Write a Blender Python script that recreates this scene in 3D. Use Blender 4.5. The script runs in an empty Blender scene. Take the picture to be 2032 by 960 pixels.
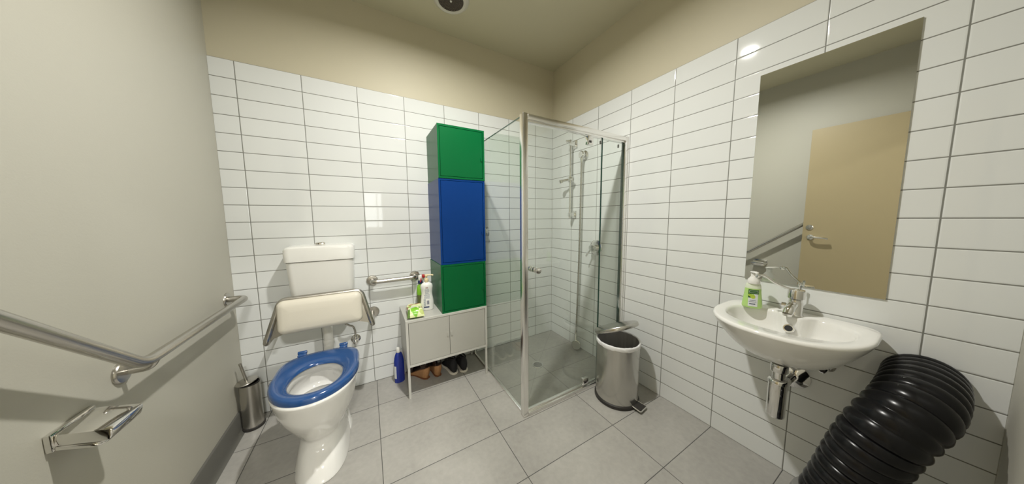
import bpy, bmesh, math, random
from mathutils import Vector, Matrix
random.seed(7)
C = bpy.context.scene.collection
SC = bpy.context.scene
R = math.radians
PI = math.pi

# ------------------------------------------------------------------ camera, exposure, lights
W = 2.367          # right wall
CEIL = 2.64
NEAR = -2.20       # inner face of the wall with the doorway
_f, _pi, _ro, _ya = 500.85, -0.0952064, -0.0083511, 0.5194978
cam_loc = Vector((0.70254, -2.07171, 1.21278))
fw = Vector((math.sin(_ya)*math.cos(_pi), math.cos(_ya)*math.cos(_pi), math.sin(_pi)))
rt = Vector((math.cos(_ya), -math.sin(_ya), 0))
up = rt.cross(fw)
r2 = math.cos(_ro)*rt + math.sin(_ro)*up
u2 = -math.sin(_ro)*rt + math.cos(_ro)*up
cam = bpy.data.cameras.new('camera')
cam.lens = _f/2032*36; cam.sensor_width = 36; cam.sensor_fit = 'HORIZONTAL'; cam.clip_start = 0.01
co = bpy.data.objects.new('camera', cam); C.objects.link(co)
M = Matrix(((r2.x, u2.x, -fw.x, cam_loc.x), (r2.y, u2.y, -fw.y, cam_loc.y), (r2.z, u2.z, -fw.z, cam_loc.z), (0, 0, 0, 1)))
co.matrix_world = M
SC.camera = co

EXPOSURE = 0.0
LAMP_W = 36.5      # bathroom downlight
HALL_W = 62.0      # hall lamp
SC.view_settings.view_transform = 'Standard'
SC.view_settings.look = 'None'
SC.view_settings.gamma = 1
SC.view_settings.use_curve_mapping = False
SC.view_settings.exposure = EXPOSURE
world = bpy.data.worlds.new('world'); SC.world = world
world.use_nodes = True
world.node_tree.nodes['Background'].inputs[0].default_value = (0.9, 0.95, 1, 1)
world.node_tree.nodes['Background'].inputs[1].default_value = 0.15
try:
    SC.cycles.max_bounces = 12; SC.cycles.diffuse_bounces = 6; SC.cycles.glossy_bounces = 6
    SC.cycles.transparent_max_bounces = 24; SC.cycles.transmission_bounces = 8
    SC.cycles.use_denoising = True
    SC.cycles.sample_clamp_indirect = 6
except Exception: pass

# ------------------------------------------------------------------ helpers
def thing(name, label, cat, loc=(0, 0, 0), group=None):
    o = bpy.data.objects.new(name, None); C.objects.link(o)
    o.location = loc; o.empty_display_size = .05
    o['label'] = label; o['category'] = cat
    if group: o['group'] = group
    o['wl'] = tuple(loc)
    return o
def tag(o, label, cat, group=None):
    o['label'] = label; o['category'] = cat
    if group: o['group'] = group
    return o
def obj(name, bm, mat, parent=None, smooth=False, origin=None, label=None, angle=40):
    """mesh given in world coordinates; origin = where the object's own origin goes"""
    bmesh.ops.recalc_face_normals(bm, faces=bm.faces)
    if origin is None:
        if parent is not None: origin = Vector(parent['wl'])
        else:
            lo = [min(v.co[i] for v in bm.verts) for i in range(3)]; hi = [max(v.co[i] for v in bm.verts) for i in range(3)]
            origin = Vector(((lo[0]+hi[0])/2, (lo[1]+hi[1])/2, lo[2]))
    origin = Vector(origin)
    for v in bm.verts: v.co -= origin
    me = bpy.data.meshes.new(name); bm.to_mesh(me); bm.free()
    o = bpy.data.objects.new(name, me); C.objects.link(o)
    o['wl'] = tuple(origin)
    if parent is not None:
        o.parent = parent; o.location = origin - Vector(parent['wl'])
    else: o.location = origin
    if mat: me.materials.append(mat)
    if smooth:
        for p in me.polygons: p.use_smooth = True
        me.set_sharp_from_angle(angle=R(angle))
    if label: o['label'] = label
    return o
def struct(name, bm, mat, parent=None, **k):
    o = obj(name, bm, mat, parent, **k)
    if parent is None: o['kind'] = 'structure'
    return o
def new(): return bmesh.new()
def add_box(bm, x0, x1, y0, y1, z0, z1, bev=0, seg=2, rot=None, piv=None):
    m = Matrix.Translation(((x0+x1)/2, (y0+y1)/2, (z0+z1)/2)) @ Matrix.Diagonal((abs(x1-x0), abs(y1-y0), abs(z1-z0), 1))
    r = bmesh.ops.create_cube(bm, size=1, matrix=m)
    vs = r['verts']
    if bev:
        es = {e for v in vs for e in v.link_edges}
        q = bmesh.ops.bevel(bm, geom=list(es), offset=bev, segments=seg, affect='EDGES', profile=.5)
        vs = list({v for f in q['faces'] for v in f.verts} | {v for v in vs if v.is_valid})
    if rot is not None:
        p = Vector(piv if piv is not None else ((x0+x1)/2, (y0+y1)/2, (z0+z1)/2))
        bmesh.ops.transform(bm, matrix=Matrix.Translation(p) @ rot @ Matrix.Translation(-p), verts=vs)
    return bm
def box(*a, **k): return add_box(new(), *a, **k)
def frame_from(d):
    d = Vector(d).normalized()
    a = Vector((0, 0, 1)) if abs(d.z) < .9 else Vector((1, 0, 0))
    u = d.cross(a).normalized(); return u, d.cross(u).normalized() * -1, d
def add_rings(bm, rings, cap0=True, cap1=True, closed=True):
    vr = [[bm.verts.new(p) for p in ring] for ring in rings]
    n = len(vr[0])
    for a, b in zip(vr, vr[1:]):
        for i in range(n if closed else n-1):
            j = (i+1) % n
            bm.faces.new((a[i], a[j], b[j], b[i]))
    if cap0: bm.faces.new(vr[0][::-1])
    if cap1: bm.faces.new(vr[-1])
    return bm
def add_lathe(bm, prof, base, axis=(0, 0, 1), seg=32, sx=1, sy=1, cap0=True, cap1=True):
    """prof: list of (radius, height along axis)"""
    u, v, d = frame_from(axis); b = Vector(base)
    rings = []
    for r, h in prof:
        r = max(r, 1e-4)
        rings.append([b + d*h + u*(r*sx*math.cos(2*PI*i/seg)) + v*(r*sy*math.sin(2*PI*i/seg)) for i in range(seg)])
    return add_rings(bm, rings, cap0, cap1)
def lathe(*a, **k): return add_lathe(new(), *a, **k)
def fillet(pts, rad, n=8):
    """polyline with rounded corners"""
    P = [Vector(p) for p in pts]; out = [P[0]]
    for i in range(1, len(P)-1):
        a, b, c = P[i-1], P[i], P[i+1]
        d1 = (a-b); d2 = (c-b); t = min(rad, d1.length*.49, d2.length*.49)
        s, e = b + d1.normalized()*t, b + d2.normalized()*t
        for k in range(n+1):
            q = k/n; out.append((1-q)**2*s + 2*q*(1-q)*b + q*q*e)
    out.append(P[-1]); return out
def smooth_path(pts, n=8):
    P = [Vector(p) for p in pts]; P = [P[0]*2-P[1]] + P + [P[-1]*2-P[-2]]
    out = []
    for i in range(1, len(P)-2):
        for k in range(n):
            t = k/n; a, b, c, d = P[i-1:i+3]
            out.append(.5*((2*b) + (c-a)*t + (2*a-5*b+4*c-d)*t*t + (3*b-a-3*c+d)*t**3))
    out.append(P[-2]); return out
def add_tube(bm, path, rad, seg=14, cap=True, rfun=None, flat=1.0):
    P = [Vector(p) for p in path]; n = len(P)
    t0 = (P[1]-P[0]).normalized(); u, v, _ = frame_from(t0)
    rings = []; L = 0
    for i in range(n):
        t = ((P[min(i+1, n-1)]-P[max(i-1, 0)])).normalized()
        u = (u - t*u.dot(t)).normalized(); v = t.cross(u)
        if i: L += (P[i]-P[i-1]).length
        r = rfun(L) if rfun else rad
        rings.append([P[i] + u*(r*math.cos(2*PI*k/seg)) + v*(r*flat*math.sin(2*PI*k/seg)) for k in range(seg)])
    return add_rings(bm, rings, cap, cap)
def tube(*a, **k): return add_tube(new(), *a, **k)
def interp(levels, n):
    """catmull-rom through tuples, n steps each"""
    P = [levels[0]] + list(levels) + [levels[-1]]
    out = []
    for i in range(1, len(P)-2):
        for k in range(n):
            t = k/n; a, b, c, d = P[i-1:i+3]
            out.append(tuple(.5*((2*b[j]) + (c[j]-a[j])*t + (2*a[j]-5*b[j]+4*c[j]-d[j])*t*t + (3*b[j]-a[j]-3*c[j]+d[j])*t**3) for j in range(len(b))))
    out.append(tuple(levels[-1])); return out
def spow(c, e): return math.copysign(abs(c)**e, c)
def ring_se(cx, cy, z, hx, hyf, hyb, nf=2.0, nb=2.0, seg=64):
    """superellipse ring; front = -y half uses hyf/nf, back = +y half uses hyb/nb"""
    out = []
    for i in range(seg):
        t = 2*PI*i/seg; c, s = math.cos(t), math.sin(t)
        n = nb if s >= 0 else nf; h = hyb if s >= 0 else hyf
        out.append(Vector((cx + hx*spow(c, 2/n), cy + h*spow(s, 2/n), z)))
    return out
def add_poly_prism(bm, pts, ext):
    a = [bm.verts.new(p) for p in pts]; b = [bm.verts.new(Vector(p)+Vector(ext)) for p in pts]
    n = len(a); bm.faces.new(a); bm.faces.new(b[::-1])
    for i in range(n): bm.faces.new((a[i], b[i], b[(i+1) % n], a[(i+1) % n]))
    return bm
def prism(pts, ext): return add_poly_prism(new(), pts, ext)
def add_frame(bm, x0, x1, y0, y1, z0, z1, w):
    o = [(x0, z0), (x1, z0), (x1, z1), (x0, z1)]; i = [(x0+w, z0+w), (x1-w, z0+w), (x1-w, z1-w), (x0+w, z1-w)]
    V = {}
    for k in range(4):
        for n, (px, pz) in (('o', o[k]), ('i', i[k])):
            for j, yy in ((0, y0), (1, y1)): V[n, k, j] = bm.verts.new((px, yy, pz))
    for k in range(4):
        l = (k+1) % 4
        bm.faces.new((V['o', k, 0], V['o', l, 0], V['i', l, 0], V['i', k, 0])); bm.faces.new((V['o', k, 1], V['i', k, 1], V['i', l, 1], V['o', l, 1]))
        bm.faces.new((V['o', k, 0], V['o', k, 1], V['o', l, 1], V['o', l, 0])); bm.faces.new((V['i', k, 0], V['i', l, 0], V['i', l, 1], V['i', k, 1]))
    return bm
def rrect(w, h, r, seg=6):
    out = []
    for cx, cy, a0 in ((w/2-r, h/2-r, 0), (-w/2+r, h/2-r, 90), (-w/2+r, -h/2+r, 180), (w/2-r, -h/2+r, 270)):
        for k in range(seg+1):
            a = R(a0+90*k/seg); out.append((cx+r*math.cos(a), cy+r*math.sin(a)))
    return out

# ------------------------------------------------------------------ materials
def mat(name, col, rough=.5, metal=0, spec=.5, coat=0, bump=0, bscale=60, aniso=0, var=0, vscale=5, alpha=None, emit=None, trans=0):
    m = bpy.data.materials.new(name); m.use_nodes = True
    nt = m.node_tree; b = nt.nodes['Principled BSDF']
    b.inputs['Base Color'].default_value = (*col, 1); b.inputs['Roughness'].default_value = rough
    b.inputs['Metallic'].default_value = metal; b.inputs['Specular IOR Level'].default_value = spec
    b.inputs['Coat Weight'].default_value = coat; b.inputs['Coat Roughness'].default_value = .05
    b.inputs['Transmission Weight'].default_value = trans
    if aniso: b.inputs['Anisotropic'].default_value = aniso
    if emit: b.inputs['Emission Color'].default_value = (*emit[0], 1); b.inputs['Emission Strength'].default_value = emit[1]
    if bump or var:
        tc = nt.nodes.new('ShaderNodeTexCoord')
        if bump:
            n = nt.nodes.new('ShaderNodeTexNoise'); n.inputs['Scale'].default_value = bscale; n.inputs['Detail'].default_value = 4
            nt.links.new(tc.outputs['Object'], n.inputs['Vector'])
            bp = nt.nodes.new('ShaderNodeBump'); bp.inputs['Strength'].default_value = bump; bp.inputs['Distance'].default_value = .002
            nt.links.new(n.outputs['Fac'], bp.inputs['Height']); nt.links.new(bp.outputs[0], b.inputs['Normal'])
        if var:
            n = nt.nodes.new('ShaderNodeTexNoise'); n.inputs['Scale'].default_value = vscale; n.inputs['Detail'].default_value = 6
            nt.links.new(tc.outputs['Object'], n.inputs['Vector'])
            mx = nt.nodes.new('ShaderNodeMix'); mx.data_type = 'RGBA'
            mx.inputs[6].default_value = (*[c*(1-var) for c in col], 1); mx.inputs[7].default_value = (*[min(1, c*(1+var)) for c in col], 1)
            nt.links.new(n.outputs['Fac'], mx.inputs[0]); nt.links.new(mx.outputs[2], b.inputs['Base Color'])
    return m
class NT:
    def __init__(s, m): s.m = m; s.nt = m.node_tree; s.b = s.nt.nodes['Principled BSDF']
    def n(s, t): return s.nt.nodes.new(t)
    def l(s, a, b): s.nt.links.new(a, b)
    def math(s, op, a, b=None, c=None):
        n = s.n('ShaderNodeMath'); n.operation = op
        for i, x in enumerate((a, b, c)):
            if x is None: continue
            if isinstance(x, (int, float)): n.inputs[i].default_value = x
            else: s.l(x, n.inputs[i])
        return n.outputs[0]
    def mix(s, f, a, b):
        n = s.n('ShaderNodeMix'); n.data_type = 'RGBA'
        if isinstance(f, (int, float)): n.inputs[0].default_value = f
        else: s.l(f, n.inputs[0])
        for i, x in ((6, a), (7, b)):
            if isinstance(x, tuple): n.inputs[i].default_value = (*x, 1)
            else: s.l(x, n.inputs[i])
        return n.outputs[2]
    def ramp(s, x, a, b):
        n = s.n('ShaderNodeMapRange'); n.interpolation_type = 'SMOOTHSTEP'
        s.l(x, n.inputs[0]); n.inputs[1].default_value = a; n.inputs[2].default_value = b
        return n.outputs[0]
    def noise(s, vec, scale, detail=4):
        n = s.n('ShaderNodeTexNoise'); n.inputs['Scale'].default_value = scale; n.inputs['Detail'].default_value = detail
        if vec is not None: s.l(vec, n.inputs['Vector'])
        return n
def tile_mat(name, au, ou, pu, ow, pw, tile, grout, gw, rough, var, bump=.35, noise=0, coat=0, extra=None, av='Z', tilt=0):
    """tiles laid in world units: au/av = axes, ou/ow = offsets of a joint, pu/pw = pitches"""
    m = bpy.data.materials.new(name); m.use_nodes = True; t = NT(m)
    g = t.n('ShaderNodeNewGeometry'); sp = t.n('ShaderNodeSeparateXYZ'); t.l(g.outputs['Position'], sp.inputs[0])
    a = t.math('DIVIDE', t.math('SUBTRACT', sp.outputs[au], ou), pu)
    b = t.math('DIVIDE', t.math('SUBTRACT', sp.outputs[av], ow), pw)
    ia, ib = t.math('FLOOR', a), t.math('FLOOR', b)
    fa, fb = t.math('FRACT', a), t.math('FRACT', b)
    da = t.math('MULTIPLY', t.math('MINIMUM', fa, t.math('SUBTRACT', 1, fa)), pu)
    db = t.math('MULTIPLY', t.math('MINIMUM', fb, t.math('SUBTRACT', 1, fb)), pw)
    d = t.math('MINIMUM', da, db)
    msk = t.ramp(d, gw*.35, gw*.62)      # 0 in the joint
    if extra: msk = extra(t, sp, msk)
    cb = t.n('ShaderNodeCombineXYZ'); t.l(ia, cb.inputs[0]); t.l(ib, cb.inputs[1])
    wn = t.n('ShaderNodeTexWhiteNoise'); t.l(cb.outputs[0], wn.inputs['Vector'])
    lo = tuple(c*(1-var) for c in tile); hi = tuple(min(1, c*(1+var)) for c in tile)
    col = t.mix(wn.outputs['Value'], lo, hi)
    if noise:
        n1 = t.noise(g.outputs['Position'], 3.5, 8); n2 = t.noise(g.outputs['Position'], 40, 6)
        f = t.math('ADD', t.math('MULTIPLY', t.math('SUBTRACT', n1.outputs[0], .5), noise*2.2), t.math('MULTIPLY', t.math('SUBTRACT', n2.outputs[0], .5), noise*1.4))
        f = t.math('ADD', f, 1)
        v = t.n('ShaderNodeVectorMath'); v.operation = 'SCALE'; t.l(col, v.inputs[0]); t.l(f, v.inputs['Scale']); col = v.outputs[0]
    t.l(t.mix(msk, grout, col), t.b.inputs['Base Color'])
    t.l(t.math('ADD', t.math('MULTIPLY', t.math('SUBTRACT', 1, msk), .6), rough), t.b.inputs['Roughness'])
    t.b.inputs['Coat Weight'].default_value = coat
    ed = t.ramp(d, gw*.35, gw*1.4)
    bp = t.n('ShaderNodeBump'); bp.inputs['Strength'].default_value = bump; bp.inputs['Distance'].default_value = .002
    t.l(ed, bp.inputs['Height'])
    if tilt:   # each tile sits at its own tiny angle
        v1 = t.n('ShaderNodeVectorMath'); v1.operation = 'SUBTRACT'; t.l(wn.outputs['Color'], v1.inputs[0]); v1.inputs[1].default_value = (.5, .5, .5)
        v2 = t.n('ShaderNodeVectorMath'); v2.operation = 'SCALE'; t.l(v1.outputs[0], v2.inputs[0]); v2.inputs['Scale'].default_value = tilt
        v3 = t.n('ShaderNodeVectorMath'); v3.operation = 'ADD'; t.l(bp.outputs[0], v3.inputs[0]); t.l(v2.outputs[0], v3.inputs[1])
        v4 = t.n('ShaderNodeVectorMath'); v4.operation = 'NORMALIZE'; t.l(v3.outputs[0], v4.inputs[0])
        t.l(v4.outputs[0], t.b.inputs['Normal'])
    else: t.l(bp.outputs[0], t.b.inputs['Normal'])
    return m
TILE = (.745, .762, .755); GROUT = (.20, .20, .18)
m_tile_back = tile_mat('white_wall_tile_back', 'X', .10394, .29341, 0, .1, TILE, GROUT, .0039, .045, .012, tilt=.006)
m_tile_right = tile_mat('white_wall_tile_right', 'Y', -1.4618, .29341, 0, .1, TILE, GROUT, .0039, .045, .012, tilt=.006)
def shower_cuts(t, sp, msk):
    # falls cut from the drain towards the shower's corners (only inside the shower)
    x, y = sp.outputs[0], sp.outputs[1]
    dx = t.math('SUBTRACT', x, 1.862); dy = t.math('SUBTRACT', y, -.452)
    inside = t.math('MULTIPLY', t.math('GREATER_THAN', x, 1.49), t.math('GREATER_THAN', y, -.84))
    outm = None
    for (cx, cy) in ((1.49, -.0), (2.367, -.0), (1.49, -.84), (2.367, -.84)):
        ax, ay = cx-1.862, cy+.452; L = math.hypot(ax, ay); ax /= L; ay /= L
        perp = t.math('ABSOLUTE', t.math('SUBTRACT', t.math('MULTIPLY', dx, ay), t.math('MULTIPLY', dy, ax)))
        along = t.math('ADD', t.math('MULTIPLY', dx, ax), t.math('MULTIPLY', dy, ay))
        q = t.math('MULTIPLY', t.math('LESS_THAN', perp, .0013), t.math('GREATER_THAN', along, 0))
        outm = q if outm is None else t.math('MAXIMUM', outm, q)
    msk = t.math('MAXIMUM', msk, t.math('MULTIPLY', inside, .55))     # joints in the shower are filled nearly in the tile's grey
    return t.math('MULTIPLY', msk, t.math('SUBTRACT', 1, t.math('MULTIPLY', t.math('MULTIPLY', outm, inside), .3)))
m_floor = tile_mat('grey_floor_tile', 'X', .703-.592, .592, 0, .2928, (.372, .360, .334), (.085, .085, .08), .0035, .34, .03, bump=.25, noise=.22, extra=shower_cuts, av='Y')
m_paint = mat('beige_wall_paint', (.56, .515, .385), .55, bump=.12, bscale=220)
m_paint_left = mat('pale_wall_paint', (.49, .475, .41), .5, bump=.12, bscale=220)
m_ceil = mat('ceiling_paint', (.56, .525, .385), .6, bump=.1, bscale=200)
m_base = mat('grey_vinyl', (.115, .113, .10), .45)
m_white = mat('white_ceramic', (.80, .793, .765), .06, coat=.5, spec=.6)
m_plastic = mat('white_plastic', (.78, .775, .74), .22)
m_pad = mat('cream_vinyl_pad', (.68, .64, .545), .42, bump=.1, bscale=300)
m_blue_seat = mat('blue_plastic', (.018, .075, .235), .16, coat=.5)
m_ss = mat('brushed_stainless', (.52, .50, .46), .27, 1, aniso=.4)
m_bin = mat('brushed_stainless_sheet', (.56, .55, .52), .21, 1, aniso=.6)
m_chrome = mat('chrome', (.78, .77, .75), .06, 1)
m_alu = mat('bright_aluminium', (.88, .87, .85), .20, 1)
m_dark = mat('dark_rubber', (.025, .022, .02), .5)
m_blackp = mat('black_plastic', (.005, .005, .006), .25, spec=.3)
m_green = mat('green_metal', (.0, .112, .030), .34, spec=.25, var=.04)
m_blue = mat('blue_metal', (.0, .036, .19), .34, spec=.25, var=.04)
m_greyc = mat('pale_grey_metal', (.47, .465, .43), .38)
m_greyl = mat('white_grey_metal', (.58, .575, .54), .35)
m_gap_shade = mat('painted_gap_shade', (.06, .06, .055), .7)  # dark colour standing in for the shade in cabinet door gaps
m_bag = mat('white_bin_liner', (.86, .86, .87), .3, bump=1.0, bscale=30, trans=.05)
m_bag_thin_shade = bpy.data.materials.new('thin_shaded_liner'); m_bag_thin_shade.use_nodes = True  # same white liner, see-through inside to put the bin's shade into it
_nt = m_bag_thin_shade.node_tree; _o = _nt.nodes['Material Output']; _b = _nt.nodes['Principled BSDF']
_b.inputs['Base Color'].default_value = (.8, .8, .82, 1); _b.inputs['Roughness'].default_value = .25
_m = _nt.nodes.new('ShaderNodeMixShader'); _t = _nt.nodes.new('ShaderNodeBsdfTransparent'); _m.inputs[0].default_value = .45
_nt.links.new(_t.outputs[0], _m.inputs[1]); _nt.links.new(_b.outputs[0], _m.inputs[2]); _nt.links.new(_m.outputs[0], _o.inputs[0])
m_hole = mat('black_inside', (.01, .01, .01), .6)
m_door = mat('beige_door_laminate', (.37, .305, .18), .4)
m_frame = mat('beige_door_frame', (.60, .55, .45), .4)
m_mirror = mat('mirror_silver', (.76, .775, .75), .01, 1)
m_water = mat('bowl_water', (.34, .35, .34), .03, trans=.6)
def glass_mat(name, tint, refl=1.0):
    m = bpy.data.materials.new(name); m.use_nodes = True; nt = m.node_tree; nt.nodes.clear()
    out = nt.nodes.new('ShaderNodeOutputMaterial'); mx = nt.nodes.new('ShaderNodeMixShader')
    tr = nt.nodes.new('ShaderNodeBsdfTransparent'); gl = nt.nodes.new('ShaderNodeBsdfGlossy'); fr = nt.nodes.new('ShaderNodeFresnel')
    tr.inputs[0].default_value = (*tint, 1); gl.inputs['Roughness'].default_value = .0; gl.inputs[0].default_value = (refl, refl, refl, 1)
    ge = nt.nodes.new('ShaderNodeNewGeometry'); ma = nt.nodes.new('ShaderNodeMapRange')   # same reflectance from either face of the pane
    ma.inputs[3].default_value = 1.5; ma.inputs[4].default_value = 1/1.5
    nt.links.new(ge.outputs['Backfacing'], ma.inputs[0]); nt.links.new(ma.outputs[0], fr.inputs[0])
    nt.links.new(fr.outputs[0], mx.inputs[0]); nt.links.new(tr.outputs[0], mx.inputs[1]); nt.links.new(gl.outputs[0], mx.inputs[2]); nt.links.new(mx.outputs[0], out.inputs[0])
    return m
m_glass = glass_mat('clear_shower_glass', (.972, .992, .976))
m_glass_edge = mat('dark_glass_edge', (.02, .06, .045), .15)
m_greyg = mat('grey_duct_plastic', (.20, .20, .19), .4)
m_vent_w = mat('vent_white_plastic', (.62, .60, .54), .4)
m_vent_d = mat('vent_dark_mesh', (.10, .085, .07), .6)
m_lamp = mat('lamp_diffuser', (1, 1, 1), .5, emit=((1, .97, .92), 6))
m_sky = mat('daylit_window', (1, 1, 1), .5, emit=((.95, 1, 1), 5))
m_hall = mat('hall_paint', (.68, .66, .58), .6)

# ------------------------------------------------------------------ room shell
struct('floor', box(-.6, W+.15, -5.2, .15, -.12, 0), m_floor)
struct('ceiling', box(-.6, W+.15, -5.2, .15, CEIL, CEIL+.12), m_ceil)
wb = struct('wall_back', box(-.15, W+.15, .008, .15, 0, CEIL), m_paint, origin=(0, 0, 0))
obj('tiling', box(0, W, 0, .008, 0, 2.1, bev=.001, seg=1), m_tile_back, wb)
wr = struct('wall_right', box(W+.008, W+.15, NEAR-.12, .008, 0, CEIL), m_paint, origin=(W, 0, 0))
obj('tiling', box(W, W+.008, NEAR, 0, 0, 2.1, bev=.001, seg=1), m_tile_right, wr)
struct('wall_left', box(-.15, 0, NEAR-.12, .008, 0, CEIL), m_paint_left)
# wall with the doorway, the camera stands in front of it
DX0, DX1, DH = .09, .95, 2.07
bm = new(); add_box(bm, DX1, W+.008, NEAR-.12, NEAR, 0, CEIL); add_box(bm, 0, DX0, NEAR-.12, NEAR, 0, CEIL); add_box(bm, DX0, DX1, NEAR-.12, NEAR, DH, CEIL)
struct('wall_front', bm, m_paint_left)
bm = new(); add_box(bm, DX1-.03, DX1+.045, NEAR-.13, NEAR+.012, 0, DH, bev=.003); add_box(bm, DX0-.02, DX0+.03, NEAR-.13, NEAR+.0, 0, DH, bev=.003); add_box(bm, DX0-.02, DX1+.045, NEAR-.13, NEAR+.012, DH-.03, DH+.045, bev=.003)
struct('trim_1', bm, m_frame)
# coved grey skirting on the left wall
bm = new(); add_poly_prism(bm, [(0, 0, 0), (.030, 0, 0), (.022, 0, .004), (.016, 0, .012), (.012, 0, .025), (.010, 0, .112), (.006, 0, .116), (0, 0, .116)], (0, NEAR+.04, 0))
struct('baseboard_left', bm, m_base, smooth=True, angle=60)
# hall beyond the doorway
bm = new(); add_box(bm, -.6, -.45, -5.0, NEAR-.12, 0, CEIL)
struct('wall_hall_left', bm, m_hall)
struct('wall_hall_right', box(1.9, 2.05, -5.0, NEAR-.12, 0, CEIL), m_hall)
bm = new(); add_box(bm, -.45, .62, -5.15, -5.0, 0, CEIL); add_box(bm, 1.30, 1.9, -5.15, -5.0, 0, CEIL); add_box(bm, .62, 1.30, -5.15, -5.0, 0, .95); add_box(bm, .62, 1.30, -5.15, -5.0, 1.95, CEIL)
struct('wall_hall_end', bm, m_hall)
w1 = struct('window_1', box(.62, 1.30, -5.12, -5.10, .95, 1.95), m_sky)
bm = new(); add_box(bm, .62, .66, -5.09, -5.05, .95, 1.95); add_box(bm, 1.26, 1.30, -5.09, -5.05, .95, 1.95); add_box(bm, .66, 1.26, -5.09, -5.05, .95, .99); add_box(bm, .66, 1.26, -5.09, -5.05, 1.91, 1.95); add_box(bm, .945, .975, -5.09, -5.05, .99, 1.91)
obj('window_frame', bm, m_frame, w1)

# ------------------------------------------------------------------ lamps
def ceiling_lamp(x, y, label, watts, size, col, spread):
    t = thing('ceiling_light', label, 'ceiling light', (x, y, CEIL))
    obj('rim', lathe([(.040, -.001), (.062, -.001), (.062, -.005), (.056, -.010), (.046, -.010), (.042, -.004)], (x, y, CEIL), seg=48, cap0=False, cap1=False), m_plastic, t, smooth=True)
    obj('diffuser', lathe([(.0, -.003), (.045, -.003), (.045, -.006), (0, -.008)], (x, y, CEIL), seg=48), m_lamp, t, smooth=True)
    L = bpy.data.lights.new('ceiling_light_source', 'AREA'); L.shape = 'DISK'; L.size = size; L.energy = watts; L.color = col; L.spread = spread
    o = bpy.data.objects.new('light_source', L); C.objects.link(o); o.parent = t; o.location = (0, 0, -.014)
    return t
ceiling_lamp(1.09, -1.08, 'round white recessed downlight in the bathroom ceiling', LAMP_W, .075, (1, .98, .92), R(166))
ceiling_lamp(.7, -3.6, 'round white recessed downlight in the hall ceiling', HALL_W, .3, (1, .98, .93), R(170))

# round exhaust fan in the ceiling
vx, vy = 1.258, -.322
t = thing('exhaust_fan', 'round white ceiling exhaust vent with a brown mesh grille', 'vent', (vx, vy, CEIL))
obj('rim', lathe([(.078, -.006), (.082, -.016), (.095, -.020), (.108, -.014), (.117, -.004), (.119, 0)], (vx, vy, CEIL), seg=56, cap0=False, cap1=False), m_vent_w, t, smooth=True)
obj('backing', lathe([(0, -.003), (.085, -.003), (.085, -.001), (0, -.001)], (vx, vy, CEIL), seg=40), m_hole, t)
bm = new()
for i in range(-9, 10):
    d = i*.0085; h = math.sqrt(max(0, .079**2-d*d))
    add_box(bm, vx-h, vx+h, vy+d-.0022, vy+d+.0022, CEIL-.013, CEIL-.008)
for i in range(-3, 4):
    d = i*.022; h = math.sqrt(max(0, .079**2-d*d))
    add_box(bm, vx+d-.001, vx+d+.001, vy-h, vy+h, CEIL-.0125, CEIL-.0085)
for r in (.079, .055): add_lathe(bm, [(r-.002, -.014), (r+.002, -.014), (r+.002, -.007), (r-.002, -.007)], (vx, vy, CEIL), seg=40, cap0=False, cap1=False)
obj('grille', bm, m_vent_d, t)
obj('centre_screw', lathe([(.0, -.018), (.006, -.017), (.008, -.012)], (vx, vy, CEIL), seg=16), m_plastic, t, smooth=True)

# door leaf folded back against the left wall (seen in the mirror)
dr = struct('door_1', box(.100, .140, -2.15, -1.305, .012, 2.052, bev=.002), m_door, origin=(.12, -2.15, 0))
h = obj('door_handle', lathe([(.024, 0), (.026, .004), (.024, .009), (.011, .010), (.010, .040)], (.140, -1.362, .995), (1, 0, 0), 24), m_chrome, dr, smooth=True)
add = tube(smooth_path([(.177, -1.362, .995), (.187, -1.382, .996), (.189, -1.415, .994), (.187, -1.455, .991), (.181, -1.480, .985)], 6), .0115, flat=.8)
obj('lever', add, m_chrome, h, smooth=True)
obj('lock_plate', lathe([(.024, 0), (.026, .004), (.022, .008), (.010, .009), (.009, .014), (0, .015)], (.140, -1.350, 1.092), (1, 0, 0), 24), m_ss, dr, smooth=True)
for z in (.25, 1.05, 1.8): obj('hinge', lathe([(.007, 0), (.007, .1)], (.12, -2.158, z), seg=12), m_ss, dr, smooth=True)

# ------------------------------------------------------------------ grab bars
def flange(bm, p, ax, r=.038):
    add_lathe(bm, [(r, 0), (r, .004), (r-.004, .009), (r*.55, .011)], p, ax, 32)
t = thing('grab_bar', 'long bent stainless steel grab bar on the left wall', 'grab bar', (0, -.6, .7))
BX = .078
obj('bar', tube(fillet([(.002, -.092, .772), (BX, -.092, .772), (BX, -.86, .772), (BX, -1.330, 1.150), (.002, -1.330, 1.150)], .045), .0165, 18), m_ss, t, smooth=True)
for yy, zz in ((-.092, .772), (-1.330, 1.150)):
    b = new(); flange(b, (0, yy, zz), (1, 0, 0)); obj('flange', b, m_ss, t, smooth=True)
b = new(); flange(b, (0, -.80, .735), (1, 0, 0), .034)
add_tube(b, fillet([(.002, -.80, .735), (BX*.8, -.80, .735), (BX, -.80, .765)], .02), .009)
obj('bracket', b, m_ss, t, smooth=True)

t = thing('grab_bar', 'short straight stainless steel grab bar on the tiles between cistern and bottles', 'grab bar', (.858, 0, .75))
obj('bar', tube(fillet([(.712, 0, .769), (.712, -.066, .769), (1.004, -.066, .769), (1.004, 0, .769)], .045), .0155, 18), m_ss, t, smooth=True)
for xx in (.712, 1.004):
    b = new(); flange(b, (xx, 0, .769), (0, -1, 0), .038); obj('flange', b, m_ss, t, smooth=True)

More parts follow.
